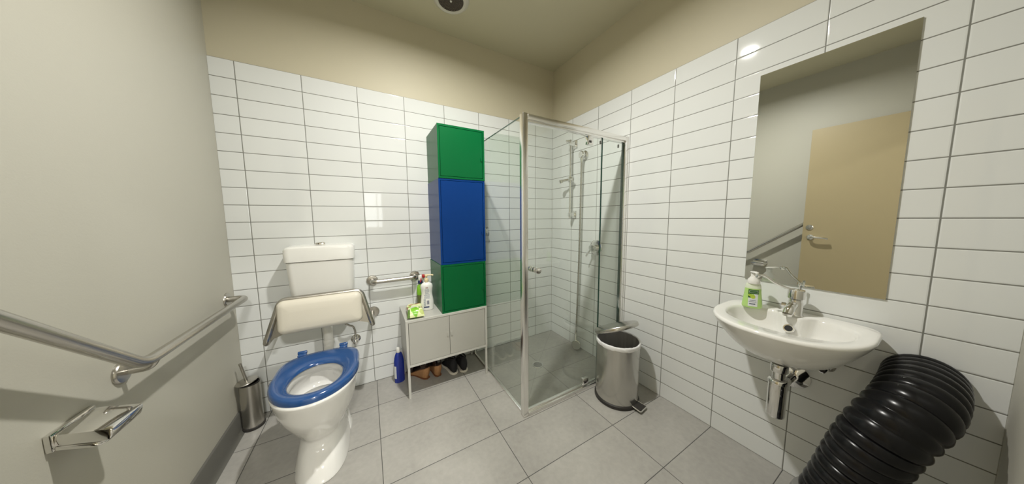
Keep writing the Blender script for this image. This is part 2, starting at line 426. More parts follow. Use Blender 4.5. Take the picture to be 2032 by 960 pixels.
# toilet roll holder seen in the mirror
t = thing('toilet_roll_holder', 'chrome toilet roll holder on the left wall below the bent grab bar', 'toilet roll holder', (0, -.97, .66))
b = new(); add_box(b, 0, .012, -1.03, -.91, .655, .70, bev=.003); obj('wall_plate', b, m_chrome, t, smooth=True)
b = new(); add_box(b, .012, .10, -1.025, -.915, .665, .697, bev=.006, rot=Matrix.Rotation(R(14), 4, 'Y'), piv=(.012, -.97, .69)); obj('cover', b, m_chrome, t, smooth=True)
obj('spindle', tube(fillet([(.01, -1.02, .66), (.075, -1.02, .64), (.075, -.92, .64)], .015), .006), m_chrome, t, smooth=True)

# ------------------------------------------------------------------ toilet
TX = .443
t = thing('toilet', 'white ceramic toilet pan with a blue seat', 'toilet', (TX, -.5, 0))
def pan_rings(levels, n=5, seg=72):
    out = []
    for (z, yc, hf, hb, hx, nf, nb) in interp(levels, n): out.append(ring_se(TX, yc, z, hx, hf, hb, nf, nb, seg))
    return out
bm = new()
outer = [  # z, centre y, front half, back half, half width, exponents
    (.000, -.50, .222, .215, .112, 2.5, 3.5),
    (.010, -.50, .222, .215, .112, 2.5, 3.5),
    (.060, -.49, .195, .205, .103, 2.5, 3.4),
    (.105, -.47, .168, .200, .096, 2.4, 3.2),
    (.142, -.462, .162, .200, .093, 2.3, 3.0),
    (.172, -.465, .178, .205, .102, 2.2, 2.8),
    (.230, -.48, .208, .215, .129, 2.1, 2.8),
    (.305, -.505, .230, .220, .155, 2.1, 2.8),
    (.395, -.522, .245, .230, .173, 2.1, 2.8),
    (.420, -.525, .248, .232, .176, 2.1, 2.8)]
rings = pan_rings(outer)
rings.append(ring_se(TX, -.528, .427, .169, .241, .228, 2.1, 2.8, 72))
# over the rim and down inside
for z, yc, hf, hb, hx in ((.427, -.565, .185, .165, .118), (.418, -.565, .180, .160, .113), (.385, -.565, .178, .158, .113), (.380, -.565, .186, .165, .120), (.335, -.56, .180, .155, .118), (.318, -.558, .172, .148, .112), (.312, -.555, .158, .128, .100), (.306, -.555, .160, .130, .101), (.28, -.545, .140, .118, .092), (.235, -.53, .10, .10, .070), (.205, -.52, .065, .065, .05)):
    rings.append(ring_se(TX, yc, z, hx, hf, hb, 2.1, 2.2, 72))
add_rings(bm, rings, True, True)
obj('pan', bm, m_white, t, smooth=True, angle=60)
obj('water', add_rings(new(), [ring_se(TX, -.538, .259, .088, .122, .118, 2.1, 2.2, 48), ring_se(TX, -.538, .260, .088, .122, .118, 2.1, 2.2, 48)]), m_water, t, smooth=True)
# raised trapway foot and skirt line at the rear of the pan
b = new()
rr = []
for z, hx, yf, yb in ((0, .118, -.47, -.285), (.012, .118, -.47, -.285), (.02, .113, -.46, -.288), (.10, .095, -.40, -.265), (.17, .075, -.36, -.25), (.24, .062, -.34, -.235), (.30, .06, -.34, -.23)):
    rr.append(ring_se(TX, (yf+yb)/2, z, hx, (yb-yf)/2, (yb-yf)/2, 3, 3, 40))
add_rings(b, rr); obj('trap_foot', b, m_white, t, smooth=True)
for s in (-1, 1):
    obj('fixing_cap', lathe([(.007, 0), (.006, .003), (0, .004)], (TX+s*.1005, -.42, .055), (s, 0, .2), 16), m_plastic, t, smooth=True)
# seat ring
def seat_out(tt, k=1.0, cy=-.510):
    c, s = math.cos(tt), math.sin(tt)
    if s >= 0: return (TX + .180*k*spow(c, 2/2.5), cy + .218*k*spow(s, 2/4.6))
    return (TX + .182*k*spow(c, 2/2.05), cy + .254*k*spow(s, 2/2.05))
def seat_in(tt):
    c, s = math.cos(tt), math.sin(tt)
    return (TX + .107*spow(c, 2/2.2), -.563 + (.138 if s >= 0 else .135)*spow(s, 2/2.15))
N = 88; rings = []
prof = [(0, .428, 0), (-.01, .435, -.0), (.02, .447, 0), (.12, .455, 0), (.35, .458, 0), (.65, .453, 0), (.9, .446, 0), (.99, .438, 0), (1, .430, 0)]
for f, z, _ in prof:
    ring = []
    for i in range(N):
        tt = 2*PI*i/N; a = seat_out(tt); c = seat_in(tt)
        ring.append(Vector((a[0]*(1-f)+c[0]*f, a[1]*(1-f)+c[1]*f, z)))
    rings.append(ring)
rings.append(rings[0])
b = new()
vr = [[b.verts.new(p) for p in ring] for ring in rings[:-1]]; vr.append(vr[0])
for A, B in zip(vr, vr[1:]):
    for i in range(N): b.faces.new((A[i], A[(i+1) % N], B[(i+1) % N], B[i]))
st = obj('seat', b, m_blue_seat, t, smooth=True, angle=70)
for s in (-1, 1):
    hx = TX + s*.098 - .003
    b = new(); add_box(b, hx-.020, hx+.020, -.306, -.272, .431, .454, bev=.006, seg=3); add_lathe(b, [(.008, -.021), (.009, -.018), (.009, .018), (.008, .021)], (hx, -.276, .455), (1, 0, 0), 20)
    hg = obj('hinge', b, m_blue_seat, st, smooth=True)
    hx2 = hx + .030 if s < 0 else hx-.032
    obj('hinge_bolt', lathe([(.010, -.001), (.010, .006), (.006, .010), (0, .011)], (hx2, -.272, .424), seg=16), m_chrome, t, smooth=True)

# cistern on the wall
CXc = .441
t = thing('cistern', 'white plastic toilet cistern on the tiled wall with chrome button', 'cistern', (CXc, 0, .69))
def cist_ring(z, hw, d, r=.035):
    out = []
    for (x, y) in rrect(2*hw, 2*d, r, 8):
        if y > 0: continue
        out.append(Vector((CXc + x, y*1.0, z)))
    out = [Vector((CXc-hw, 0, z))] + [p for p in out] + [Vector((CXc+hw, 0, z))]
    return out
b = new(); add_rings(b, [cist_ring(z, hw, d) for z, hw, d in ((.66, .140, .115), (.665, .150, .125), (.70, .158, .135), (.80, .165, .145), (.955, .171, .155), (.957, .170, .153))])
obj('tank', b, m_plastic, t, smooth=True)
b = new(); add_rings(b, [cist_ring(z, hw, d) for z, hw, d in ((.960, .174, .156), (.962, .178, .160), (1.03, .178, .160), (1.043, .172, .156), (1.050, .160, .144), (1.052, .14, .12))])
obj('lid', b, m_plastic, t, smooth=True)
b = new(); add_box(b, CXc-.024, CXc+.024, -.115, -.075, 1.052, 1.070, bev=.004); ob = obj('flush_button', b, m_chrome, t, smooth=True)
# flush pipe
t = thing('flush_pipe', 'white plastic flush pipe running from the cistern down to the pan', 'pipe', (TX, -.09, .4))
b = tube(fillet([(TX, -.09, .665), (TX, -.09, .375), (TX, -.26, .345)], .05), .026, 20)
obj('pipe', b, m_plastic, t, smooth=True)
obj('collar', lathe([(.028, 0), (.030, .006), (.030, .03), (.027, .036)], (TX, -.09, .395), seg=28), m_plastic, t, smooth=True)
# stop valve with hose
t = thing('stop_valve', 'chrome stop valve on the tiles beneath the cistern', 'valve', (.588, 0, .36))
b = new(); add_lathe(b, [(.030, 0), (.030, .003), (.022, .010), (.012, .013)], (.588, 0, .362), (0, -1, 0), 28); obj('flange', b, m_chrome, t, smooth=True)
b = new(); add_lathe(b, [(.012, 0), (.012, .045), (.015, .047), (.015, .068), (.006, .072), (0, .073)], (.588, 0, .362), (0, -1, 0), 20); obj('tap_head', b, m_chrome, t, smooth=True)
b = new(); add_lathe(b, [(.010, 0), (.012, .004), (.012, .018), (.008, .022)], (.588, -.035, .370), (0, 0, 1), 12); obj('nut', b, m_chrome, t, smooth=True)
obj('hose', tube(smooth_path([(.588, -.035, .388), (.588, -.036, .43), (.578, -.045, .468), (.555, -.06, .49), (.53, -.07, .53), (.525, -.075, .66)], 8), .0065, 12), m_ss, t, smooth=True)

# padded backrest on its wall frame
t = thing('back_support', 'cream padded toilet backrest on a bent stainless steel frame', 'backrest', (.44, -.25, .53))
zt, zb = .766, .535; yt, yb_ = -.235, -.262
bx0, bx1 = .185, .700
obj('frame_tube', tube(fillet([(bx0, 0, .532), (bx0, yb_, .532), (.258, yt, zt), (.645, yt, zt), (bx1, yb_, .532), (bx1, 0, .532)], 0.036, 10), .0138, 18), m_ss, t, smooth=True)
for xx in (bx0+.010, bx1+.018):
    b = new(); flange(b, (xx-.01, 0, .535), (0, -1, 0), .040); obj('flange', b, m_ss, t, smooth=True)
def pad_y(z): return yb_ + (yt-yb_)*(z-zb)/(zt-zb)
b = new()
pts = [(.197, .545), (.250, .760), (.635, .760), (.688, .545), (.688, .560), (.640, .572), (.245, .572)]
pts = [(.192, .548), (.262, .574), (.622, .574), (.694, .548), (.648, .752), (.250, .752)]
add_poly_prism(b, [(x, pad_y(z)+.004, z) for x, z in pts], (0, .003, 0)); obj('side_plate', b, m_ss, t)
b = new(); rings = []
PW, PH, pcx, pcz = .404, .184, .445, .671
for off, dep in ((-.0, .002), (0, .008), (.0, -.018), (-.004, -.028), (-.012, -.036), (-.03, -.040), (-.06, -.042)):
    rings.append([Vector((pcx+x, pad_y(pcz+z)+dep, pcz+z)) for x, z in rrect(PW+2*off, PH+2*off, max(.034+off, .006), 8)])
add_rings(b, rings[1:]); obj('pad', b, m_pad, t, smooth=True, angle=50)

# toilet brush
bxx, byy = .057, -.105
t = thing('toilet_brush', 'stainless steel toilet brush in a cylindrical holder in the corner', 'toilet brush', (bxx, byy, 0))
obj('base_ring', lathe([(.049, 0), (.051, .004), (.051, .014), (.047, .016)], (bxx, byy, 0), seg=40), m_dark, t, smooth=True)
hd = obj('holder', lathe([(.046, .014), (.046, .268), (.044, .268), (.044, .03), (0, .03)], (bxx, byy, 0), seg=48, cap1=True), m_ss, t, smooth=True)
obj('inner_sleeve', lathe([(.043, .05), (.043, .272), (.040, .274), (.038, .26), (.037, .05)], (bxx, byy, 0), seg=40), m_dark, hd, smooth=True)
rm = Matrix.Rotation(R(-8), 4, 'Y') @ Matrix.Rotation(R(4), 4, 'X')
ax = rm @ Vector((0, 0, 1))
lc = Vector((bxx-.010, byy, .280))
br = obj('lid', lathe([(0, 0), (.046, 0), (.048, .003), (.046, .006), (.02, .010), (0, .011)], lc, ax, 40), m_ss, t, smooth=True)
obj('handle', lathe([(.0072, 0), (.007, .10), (.0078, .105), (.0074, .112), (0, .114)], lc+ax*.008, ax, 20), m_ss, t, smooth=True)
obj('bristles', lathe([(.01, 0), (.03, .02), (.032, .09), (.012, .11)], (bxx, byy, .04), seg=24), m_plastic, t, smooth=True)

# ------------------------------------------------------------------ low grey cabinet
gx0, gx1, gy0, gz0, gz1 = .885, 1.462, -.342, .222, .543
t = thing('metal_cabinet', 'low pale grey two-door metal cabinet on thin white legs', 'cabinet', (1.173, -.17, 0))
b = new()
for a in ((gx0, gx0+.003, gy0+.011, -.004, gz0, gz1-.0031), (gx1-.003, gx1, gy0+.011, -.004, gz0, gz1-.0031), (gx0, gx1, gy0+.011, -.004, gz1-.003, gz1), (gx0+.0031, gx1-.0031, gy0+.011, -.0085, gz0, gz0+.004), (gx0+.0031, gx1-.0031, -.008, -.004, gz0, gz1-.0031)): add_box(b, *a)
obj('carcass', b, m_greyc, t)
b = new(); fwid = .015
add_frame(b, gx0-.0006, gx1+.0006, gy0-.002, gy0+.010, gz0-.0006, gz1+.0006, fwid)
obj('front_frame', b, m_greyl, t)
mid = (gx0+gx1)/2
for i, (a, c) in enumerate(((gx0+.017, mid-.0012), (mid+.0012, gx1-.017))):
    d = obj('door', box(a, c, gy0+.000, gy0+.014, gz0+.0165, gz1-.0165, bev=.0012, seg=1), m_greyc, t)
    hx = c-.012 if i == 0 else a+.012
    b = new()
    add_poly_prism(b, [(hx+x, gy0-.0005, .395+z) for x, z in rrect(.014, .030, .006, 4)], (0, -.004, 0))
    obj('handle', b, m_greyc, d)
obj('gap_shade_sheet', box(gx0+.016, gx1-.016, gy0+.015, gy0+.018, gz0+.015, gz1-.015), m_gap_shade, t)  # dark sheet behind the doors, paints the gaps as shaded
for xx in (gx0+.0075, gx1-.0075):
    for yy in (gy0+.0075, -.012):
        b = new(); add_box(b, xx-.0075, xx+.0075, yy-.0075, yy+.0075, 0, gz0, bev=.001, seg=1); obj('leg', b, m_greyl, t)

# ------------------------------------------------------------------ tower of three coloured cabinets
def cube_cabinet(x0, x1, y0, z0, z1, m, name, label, rotdeg, plinth):
    cx = (x0+x1)/2
    t = thing(name, label, 'cabinet', (cx, -.17, z0), 'coloured metal cabinets stacked in a tower')
    f = .013; y1 = y0+.332
    b = new()
    for a in ((x0, x0+.003, y0+.011, y1, z0, z1-.001), (x1-.003, x1, y0+.011, y1, z0, z1-.001), (x0+.0031, x1-.0031, y0+.011, y1-.0031, z1-.004, z1-.001), (x0+.0031, x1-.0031, y0+.011, y1-.0031, z0, z0+.003), (x0+.0031, x1-.0031, y1-.003, y1, z0, z1-.001)): add_box(b, *a)
    obj('carcass', b, m, t)
    b = new()
    add_frame(b, x0-.0006, x1+.0006, y0-.001, y0+.010, z0, z1, f)
    obj('front_frame', b, m, t)
    obj('gap_shade_sheet', box(x0+f, x1-f, y0+.014, y0+.017, z0+f, z1-f), m_gap_shade, t)  # dark sheet painted as shade around the door
    d = obj('door', box(x0+f+.0022, x1-f-.0022, y0, y0+.013, z0+f+.0022, z1-f-.0022, bev=.0012, seg=1), m, t)
    hx = x1-f-.012; hz = z0 + (z1-z0)*(.42 if z1-z0 < .4 else .36)
    b = new(); add_poly_prism(b, [(hx+x, y0-.0003, hz+z) for x, z in rrect(.012, .026, .005, 4)], (0, -.006, 0)); obj('handle', b, m, d)
    t.rotation_euler = (0, 0, R(rotdeg))
    return t
cx0, cx1 = 1.128, 1.463
m_green2 = m_green
cube_cabinet(cx0, cx1, -.334, .543, .890, m_green, 'metal_cabinet', 'square green metal cabinet standing on the grey cabinet, bottom of the tower', 0, 0)
cube_cabinet(cx0+.004, cx1+.004, -.332, .8905, 1.484, m_blue, 'metal_cabinet', 'tall blue metal cabinet in the middle of the tower', 0, 0)
cube_cabinet(cx0+.006, cx1+.006, -.335, 1.4845, 1.838, m_green, 'metal_cabinet', 'square green metal cabinet on top of the blue one', 0, 0)

# ------------------------------------------------------------------ things on the grey cabinet
TOP = .5432
def ell_lathe(prof, base, rx, ry, rz=0, seg=40):
    """profile with x and y radii factors, turned by rz"""
    b = new(); rings = []
    c, s = math.cos(rz), math.sin(rz)
    for r, h in prof:
        r = max(r, 1e-4); ring = []
        for i in range(seg):
            a = 2*PI*i/seg; x, y = rx*r*math.cos(a), ry*r*math.sin(a)
            ring.append(Vector((base[0]+x*c-y*s, base[1]+x*s+y*c, base[2]+h)))
        rings.append(ring)
    return add_rings(b, rings)
m_lotion = mat('white_bottle_plastic', (.80, .80, .77), .25)
m_cream = mat('cream_pump_plastic', (.80, .66, .40), .3)
m_red = mat('red_plastic', (.42, .01, .01), .3)
m_navy = mat('navy_print', (.02, .035, .12), .4)
m_greyprint = mat('grey_print', (.22, .26, .35), .5)
m_redprint = mat('dark_red_print', (.25, .04, .04), .5)
lb = Vector((1.058, -.178, TOP)); la = R(-8)
t = thing('lotion_bottle', 'white pump lotion bottle with cream pump, beside the green cabinet', 'bottle', lb)
lprof = [(.85, 0), (.95, .003), (.98, .012), (1.0, .03), (1.0, .055), (.92, .085), (.84, .11), (.83, .13), (.90, .155), (.93, .172), (.86, .188), (.62, .199), (.36, .206), (.33, .212)]
lprof = interp(lprof, 3)
body = obj('bottle_body', ell_lathe(lprof, lb, .046, .030, la), m_lotion, t, smooth=True)
obj('pump_collar', lathe([(.014, .208), (.015, .211), (.0145, .228), (.010, .232)], lb, seg=24), m_cream, t, smooth=True)
b = new(); add_lathe(b, [(.0045, .228), (.0045, .25)], lb, seg=12)
add_lathe(b, [(.009, .246), (.011, .25), (.011, .258), (.008, .262)], lb, seg=20)
add_tube(b, [lb+Vector((0, 0, .256)), lb+Vector((.022, -.004, .258)), lb+Vector((.042, -.007, .256)), lb+Vector((.047, -.008, .252))], .0052, 10)
obj('pump_head', b, m_cream, t, smooth=True)
def lab_pt(u, h, off=.0006):
    """point on the front of the bottle; u = sideways, h = height"""
    r = None
    for (r0, h0), (r1, h1) in zip(lprof, lprof[1:]):
        if h0 <= h <= h1: r = r0+(r1-r0)*(h-h0)/max(1e-6, h1-h0); break
    x = u; yy = -.030*r*math.sqrt(max(0, 1-(x/(.046*r))**2)) - off
    c, s = math.cos(la), math.sin(la)
    return Vector((lb.x+x*c-yy*s, lb.y+x*s+yy*c, lb.z+h))
def label_strip(bm, u0, u1, h0, h1, n=6, off=.0006):
    pr = []
    for i in range(n+1):
        u = u0+(u1-u0)*i/n
        pr.append((bm.verts.new(lab_pt(u, h0, off)), bm.verts.new(lab_pt(u, h1, off))))
    for a, c in zip(pr, pr[1:]): bm.faces.new((a[0], c[0], c[1], a[1]))
b = new(); label_strip(b, -.026, .012, .022, .031, 8); obj('label_band', b, m_navy, body)
b = new()
for k, h in enumerate([.158, .151, .144, .137, .130, .123, .116, .109, .102, .095, .088]):
    w = .013 + .005*random.random() + (.005 if k > 6 else 0)
    u = -w
    while u < w-.003:
        ww = .002+.004*random.random(); label_strip(b, u, min(u+ww, w), h, h+.0034, 2); u += ww+.0013
for k, h in enumerate([.080, .073, .066, .059, .052, .045, .038]): label_strip(b, -.026, -.010-.004*random.random(), h, h+.0036, 2)
obj('printed_text', b, m_greyprint, body)
b = new(); u = -.004
while u < .012:
    ww = .0006+.0011*random.random(); label_strip(b, u, u+ww, .046, .074, 1, .0008); u += ww+.0008
obj('barcode', b, m_navy, body)
b = new()
for k in range(5): label_strip(b, -.009+k*.0036, -.0065+k*.0036, .166, .1725, 1)
obj('brand_word', b, m_redprint, body)

# spray bottle behind
m_spray = mat('bright_green_plastic', (.22, .50, .03), .3)
m_spray_low = mat('olive_clear_plastic', (.12, .14, .05), .15)
sb = Vector((1.034, -.060, TOP))
t = thing('spray_bottle', 'green spray bottle with white and red trigger head behind the lotion bottle', 'bottle', sb)
obj('bottle_base', ell_lathe([(.95, 0), (1, .004), (1, .07), (.97, .085)], sb, .028, .022, .1), m_spray_low, t, smooth=True)
obj('bottle_body', ell_lathe([(.97, .0852), (1, .09), (1, .135), (.8, .155), (.5, .165), (.45, .175)], sb, .028, .022, .1), m_spray, t, smooth=True)
obj('collar', lathe([(.017, .172), (.018, .176), (.018, .192), (.014, .196)], sb, seg=24), m_navy, t, smooth=True)
b = new(); add_box(b, sb.x-.014, sb.x+.030, sb.y-.013, sb.y+.013, sb.z+.196, sb.z+.236, bev=.006, seg=3); obj('spray_head', b, m_plastic, t, smooth=True)
b = new(); add_box(b, sb.x+.010, sb.x+.030, sb.y-.045, sb.y-.013, sb.z+.222, sb.z+.246, bev=.005, seg=3); obj('nozzle', b, m_red, t, smooth=True)
obj('trigger', tube(smooth_path([(sb.x+.004, sb.y-.016, sb.z+.212), (sb.x, sb.y-.036, sb.z+.205), (sb.x-.006, sb.y-.04, sb.z+.19)], 4), .004, 8), m_red, t, smooth=True)

# pack of wipes
def wipes_mat():
    m = bpy.data.materials.new('wipes_wrapper'); m.use_nodes = True; t = NT(m)
    tc = t.n('ShaderNodeTexCoord'); sp = t.n('ShaderNodeSeparateXYZ'); t.l(tc.outputs['Object'], sp.inputs[0])
    nz = t.noise(tc.outputs['Object'], 60, 3)
    def blob(cx, cy, rx, ry, wob=.5):
        dx = t.math('DIVIDE', t.math('SUBTRACT', sp.outputs[0], cx), rx); dy = t.math('DIVIDE', t.math('SUBTRACT', sp.outputs[1], cy), ry)
        d = t.math('ADD', t.math('MULTIPLY', dx, dx), t.math('MULTIPLY', dy, dy))
        d = t.math('ADD', d, t.math('MULTIPLY', t.math('SUBTRACT', nz.outputs[0], .5), wob))
        return t.math('SUBTRACT', 1, t.ramp(d, .9, 1.1))
    col = (.72, .78, .42)
    cur = None
    for (cx, cy, rx, ry, c) in ((-.008, -.058, .026, .034, (.20, .52, .02)), (-.008, -.012, .028, .016, (.62, .60, .52)), (-.034, .008, .012, .02, (.30, .50, .06)), (-.004, .040, .034, .012, (.42, .24, .14)), (.026, .052, .018, .013, (.30, .12, .07)), (-.052, .010, .012, .034, (.36, .14, .09)), (-.052, -.060, .013, .036, (.10, .20, .03)), (.028, -.030, .008, .009, (.08, .20, .03)), (.044, -.020, .008, .009, (.40, .16, .08)), (.038, -.080, .020, .012, (.50, .58, .20))):
        cur = t.mix(blob(cx, cy, rx, ry), col if cur is None else cur, c)
    t.l(cur, t.b.inputs['Base Color']); t.b.inputs['Roughness'].default_value = .25
    bp = t.n('ShaderNodeBump'); bp.inputs['Strength'].default_value = .6; bp.inputs['Distance'].default_value = .004
    n2 = t.noise(tc.outputs['Object'], 28, 3); t.l(n2.outputs[0], bp.inputs['Height']); t.l(bp.outputs[0], t.b.inputs['Normal'])
    return m
wp = Vector((.960, -.238, TOP)); wa = R(86)
b = new(); rings = []
L, Wd, H = .185, .112, .060
for i in range(25):
    q = i/24; x = (q-.5)*L
    e = min(q, 1-q)*2
    hh = .006 + (H-.006)*min(1, (e*3.2))**.6 if e > 0 else .004
    if i in (0, 24): hh = .003
    ww = Wd*(1.0 if e < .06 else .94-.04*math.sin(PI*q))
    ring = []
    for k in range(28):
        a = 2*PI*k/28; yy = ww/2*spow(math.cos(a), .55); zz = hh/2*spow(math.sin(a), .6)
        zz *= 1+.10*math.sin(7*q*PI+2*yy/Wd*5)*(1 if zz > 0 else 0)
        lift = .012*(1-min(1, e*3.2))
        ring.append(Vector((x, yy, zz+hh/2+lift)))
    rings.append(ring)
rings = [[Matrix.Rotation(wa, 3, 'Z') @ p + wp for p in r] for r in rings]
add_rings(b, rings)
ow = obj('wipes_packet', b, wipes_mat(), None, smooth=True, origin=wp, angle=70)
tag(ow, 'crumpled yellow-green packet of wipes on the corner of the grey cabinet', 'wipes')

# bleach bottle on the floor
m_bleach = mat('royal_blue_plastic', (.012, .03, .27), .22)
m_lblw = mat('label_white', (.70, .72, .74), .35)
kb = Vector((.853, -.092, 0))
t = thing('cleaner_bottle', 'blue cleaner bottle with white cap on the floor beside the grey cabinet', 'bottle', kb)
bd = obj('bottle_body', ell_lathe(interp([(.92, 0), (1, .005), (1, .06), (1, .13), (.96, .165), (.78, .200), (.55, .220), (.40, .229)], 3), kb, .036, .025, R(12)), m_bleach, t, smooth=True)
obj('cap', lathe([(.015, .228), (.016, .231), (.0145, .258), (.012, .261), (0, .262)], kb, seg=24), m_plastic, t, smooth=True)
b = new()
rings = []
for h in (.035, .06, .09, .115, .13):
    ring = []
    for i in range(9):
        a0 = R(168 + i*7)
        x, y = .0366*math.cos(a0), .0256*math.sin(a0); c, s = math.cos(R(12)), math.sin(R(12))
        ring.append(Vector((kb.x+x*c-y*s, kb.y+x*s+y*c, h)))
    rings.append(ring)
add_rings(b, rings, False, False, closed=False); obj('label', b, m_lblw, bd, smooth=True)

# ------------------------------------------------------------------ shoes below the cabinet
def cork_mat():
    m = bpy.data.materials.new('cork'); m.use_nodes = True; t = NT(m)
    tc = t.n('ShaderNodeTexCoord'); v = t.n('ShaderNodeTexVoronoi'); v.inputs['Scale'].default_value = 220; t.l(tc.outputs['Object'], v.inputs['Vector'])
    n = t.noise(tc.outputs['Object'], 90, 4)
    t.l(t.mix(n.outputs[0], (.30, .14, .055), (.50, .27, .12)), t.b.inputs['Base Color']); t.b.inputs['Roughness'].default_value = .7
    bp = t.n('ShaderNodeBump'); bp.inputs['Strength'].default_value = .4; bp.inputs['Distance'].default_value = .001; t.l(v.outputs[0], bp.inputs['Height']); t.l(bp.outputs[0], t.b.inputs['Normal'])
    return m
m_cork = cork_mat()
m_brown = mat('dark_brown_leather', (.045, .022, .014), .5, bump=.2)
m_tan = mat('tan_outsole', (.20, .08, .035), .6)
m_black_fab = mat('black_shoe_fabric', (.010, .010, .012), .75, bump=.4, bscale=250)
m_sole = mat('off_white_rubber', (.72, .68, .60), .5)
def foot_w(q):   # half width of a foot along its length, heel q=0 .. toe q=1
    pts = [(0, .012), (.03, .022), (.10, .031), (.3, .030), (.5, .030), (.72, .040), (.88, .036), (.96, .024), (1, .010)]
    for (a, b), (c, d) in zip(pts, pts[1:]):
        if a <= q <= c: return b+(d-b)*(q-a)/(c-a)
    return .01
def oriented(bm, loc, rz):
    bmesh.ops.transform(bm, matrix=Matrix.Translation(loc) @ Matrix.Rotation(rz, 4, 'Z'), verts=bm.verts); return bm
def sandal(loc, rz, label):
    t = thing('wedge_sandal', label, 'shoe', loc, 'cork wedge sandals under the grey cabinet')
    L = .215; rr = []; rs = []; ri = []
    for i in range(25):
        q = i/24; x = q*L; w = foot_w(q); h = .090 - .068*min(1, max(0, (q-.12)/.60))
        tap = 1-.12*(1-q)*1
        ring = []; r3 = []
        for k in range(24):
            a = 2*PI*k/24; c, s = spow(math.cos(a), .5), spow(math.sin(a), .4)
            ww = w*(1 if s > 0 else tap)
            xx = x + (.012*(1-q) if s < 0 else 0)
            ring.append(Vector((xx, ww*c, .005+(h-.005)*(.5+.5*s))))
            r3.append(Vector((xx+(.012*(1-q) if s < 0 else 0), w*tap*1.02*c, .0+.006*(.5+.5*s))))
        rr.append(ring); rs.append(r3)
        ri.append([Vector((x, w*.97*math.cos(2*PI*k/24), h+.003+.003*math.sin(2*PI*k/24))) for k in range(24)])
    obj('wedge', oriented(add_rings(new(), rr), loc, rz), m_cork, t, smooth=True, angle=60)
    obj('outsole', oriented(add_rings(new(), rs), loc, rz), m_tan, t, smooth=True)
    obj('insole', oriented(add_rings(new(), ri), loc, rz), m_brown, t, smooth=True)
    for q0, q1, hh in ((.62, .90, .045), (.04, .22, .050)):
        b = new(); rings = []
        for i in range(13):
            a = PI*i/12
            ring = []
            for q, o in ((q0, 0), (q1, 0), (q1, .003), (q0, .003)):
                w = foot_w(q)+o; h = .090 - .068*min(1, max(0, (q-.12)/.60))
                ring.append(Vector((q*L, w*math.cos(a), h+(hh+o)*math.sin(a)**.8)))
            rings.append(ring)
        add_rings(b, rings); obj('strap', oriented(b, loc, rz), m_brown, t, smooth=True)
    return t
def sneaker(loc, rz, label):
    t = thing('sneaker', label, 'shoe', loc, 'black sneakers under the grey cabinet')
    L = .205; rs = []; ru = []
    for i in range(27):
        q = i/26; x = q*L; w = foot_w(q)*.98+.002; toe = .010*max(0, (q-.85)/.15)**2
        rs.append([Vector((x, (w+.002)*spow(math.cos(2*PI*k/24), .7), toe+.009+.009*spow(math.sin(2*PI*k/24), .5))) for k in range(24)])
    for i in range(27):
        q = .01+.975*i/26; x = q*L; w = foot_w(q)*.97
        hp = [(0, .095), (.1, .120), (.3, .112), (.5, .088), (.65, .060), (.85, .042), (1, .024)]
        for (a, b_), (c_, d_) in zip(hp, hp[1:]):
            if a <= q <= c_: h = b_+(d_-b_)*(q-a)/(c_-a)
        ring = []
        for k in range(24):
            a = 2*PI*k/24; s = math.sin(a); zz = .014+(h-.014)*(.5+.5*spow(s, .75)); f = 1-.35*max(0, s)
            ring.append(Vector((x, w*f*spow(math.cos(a), .75), zz)))
        ru.append(ring)
    obj('sole', oriented(add_rings(new(), rs), loc, rz), m_sole, t, smooth=True)
    up_ = obj('upper', oriented(add_rings(new(), ru), loc, rz), m_black_fab, t, smooth=True, angle=60)
    b = new(); rings = []
    for i in range(28):
        a = 2*PI*i/28; p = Vector((.056+.048*math.cos(a), .020*math.sin(a), .113-.006*math.cos(a)))
        rings.append(p)
    rings.append(rings[0]); add_tube(b, rings, .006, 8, cap=False); obj('collar', oriented(b, loc, rz), m_black_fab, t, smooth=True)
    b = new()
    for k in range(4):
        x = .108+k*.014; z = .092-k*.010
        add_tube(b, [(x, -.018, z-.004), (x+.004, 0, z+.003), (x, .018, z-.004)], .002, 6)
        add_tube(b, [(x, -.018, z-.004), (x+.016, .018, z-.010)], .002, 6)
    obj('laces', oriented(b, loc, rz), m_black_fab, t, smooth=True)
    return t
sandal((1.045, -.180, 0), R(122), 'cork wedge sandal under the cabinet, toe turned to the wall on the left')
sandal((1.120, -.195, 0), R(97), 'cork wedge sandal between its pair and the sneakers')
sneaker((1.236, -.232, 0), R(99), 'black sneaker with white sole, nearer the cork sandals')
sneaker((1.309, -.243, 0), R(90), 'black sneaker with white sole, nearer the shower glass')

# ------------------------------------------------------------------ shower screen
SX, SY, SH = 1.484, -.852, 1.785
JX = 2.333
t = thing('shower_screen', 'clear glass corner shower screen with bright metal frame', 'shower screen', (1.92, -.45, 0))
obj('corner_post', box(SX-.017, SX+.017, SY-.014, SY+.024, 0, SH, bev=.004, seg=3), m_alu, t, smooth=True)
obj('wall_jamb', box(JX, W, SY-.016, SY+.016, 0, SH, bev=.003), m_alu, t, smooth=True)
obj('wall_jamb', box(SX-.012, SX+.012, -.03, 0, 0, SH-.01, bev=.003), m_alu, t, smooth=True)
b = new(); add_box(b, SX+.017, JX, SY-.018, SY+.018, SH-.034, SH-.004, bev=.003); add_box(b, SX+.02, JX, SY-.010, SY+.022, SH-.045, SH-.034, bev=.001)
obj('top_rail', b, m_alu, t, smooth=True)
b = new(); add_box(b, SX+.017, JX, SY-.016, SY+.016, 0, .022, bev=.003); add_box(b, SX+.017, 2.10, SY-.004, SY+.016, .022, .032, bev=.002)
obj('sill', b, m_alu, t, smooth=True)
obj('side_channel', box(SX-.009, SX+.009, SY+.024, -.03, 0, .014, bev=.002), m_alu, t, smooth=True)
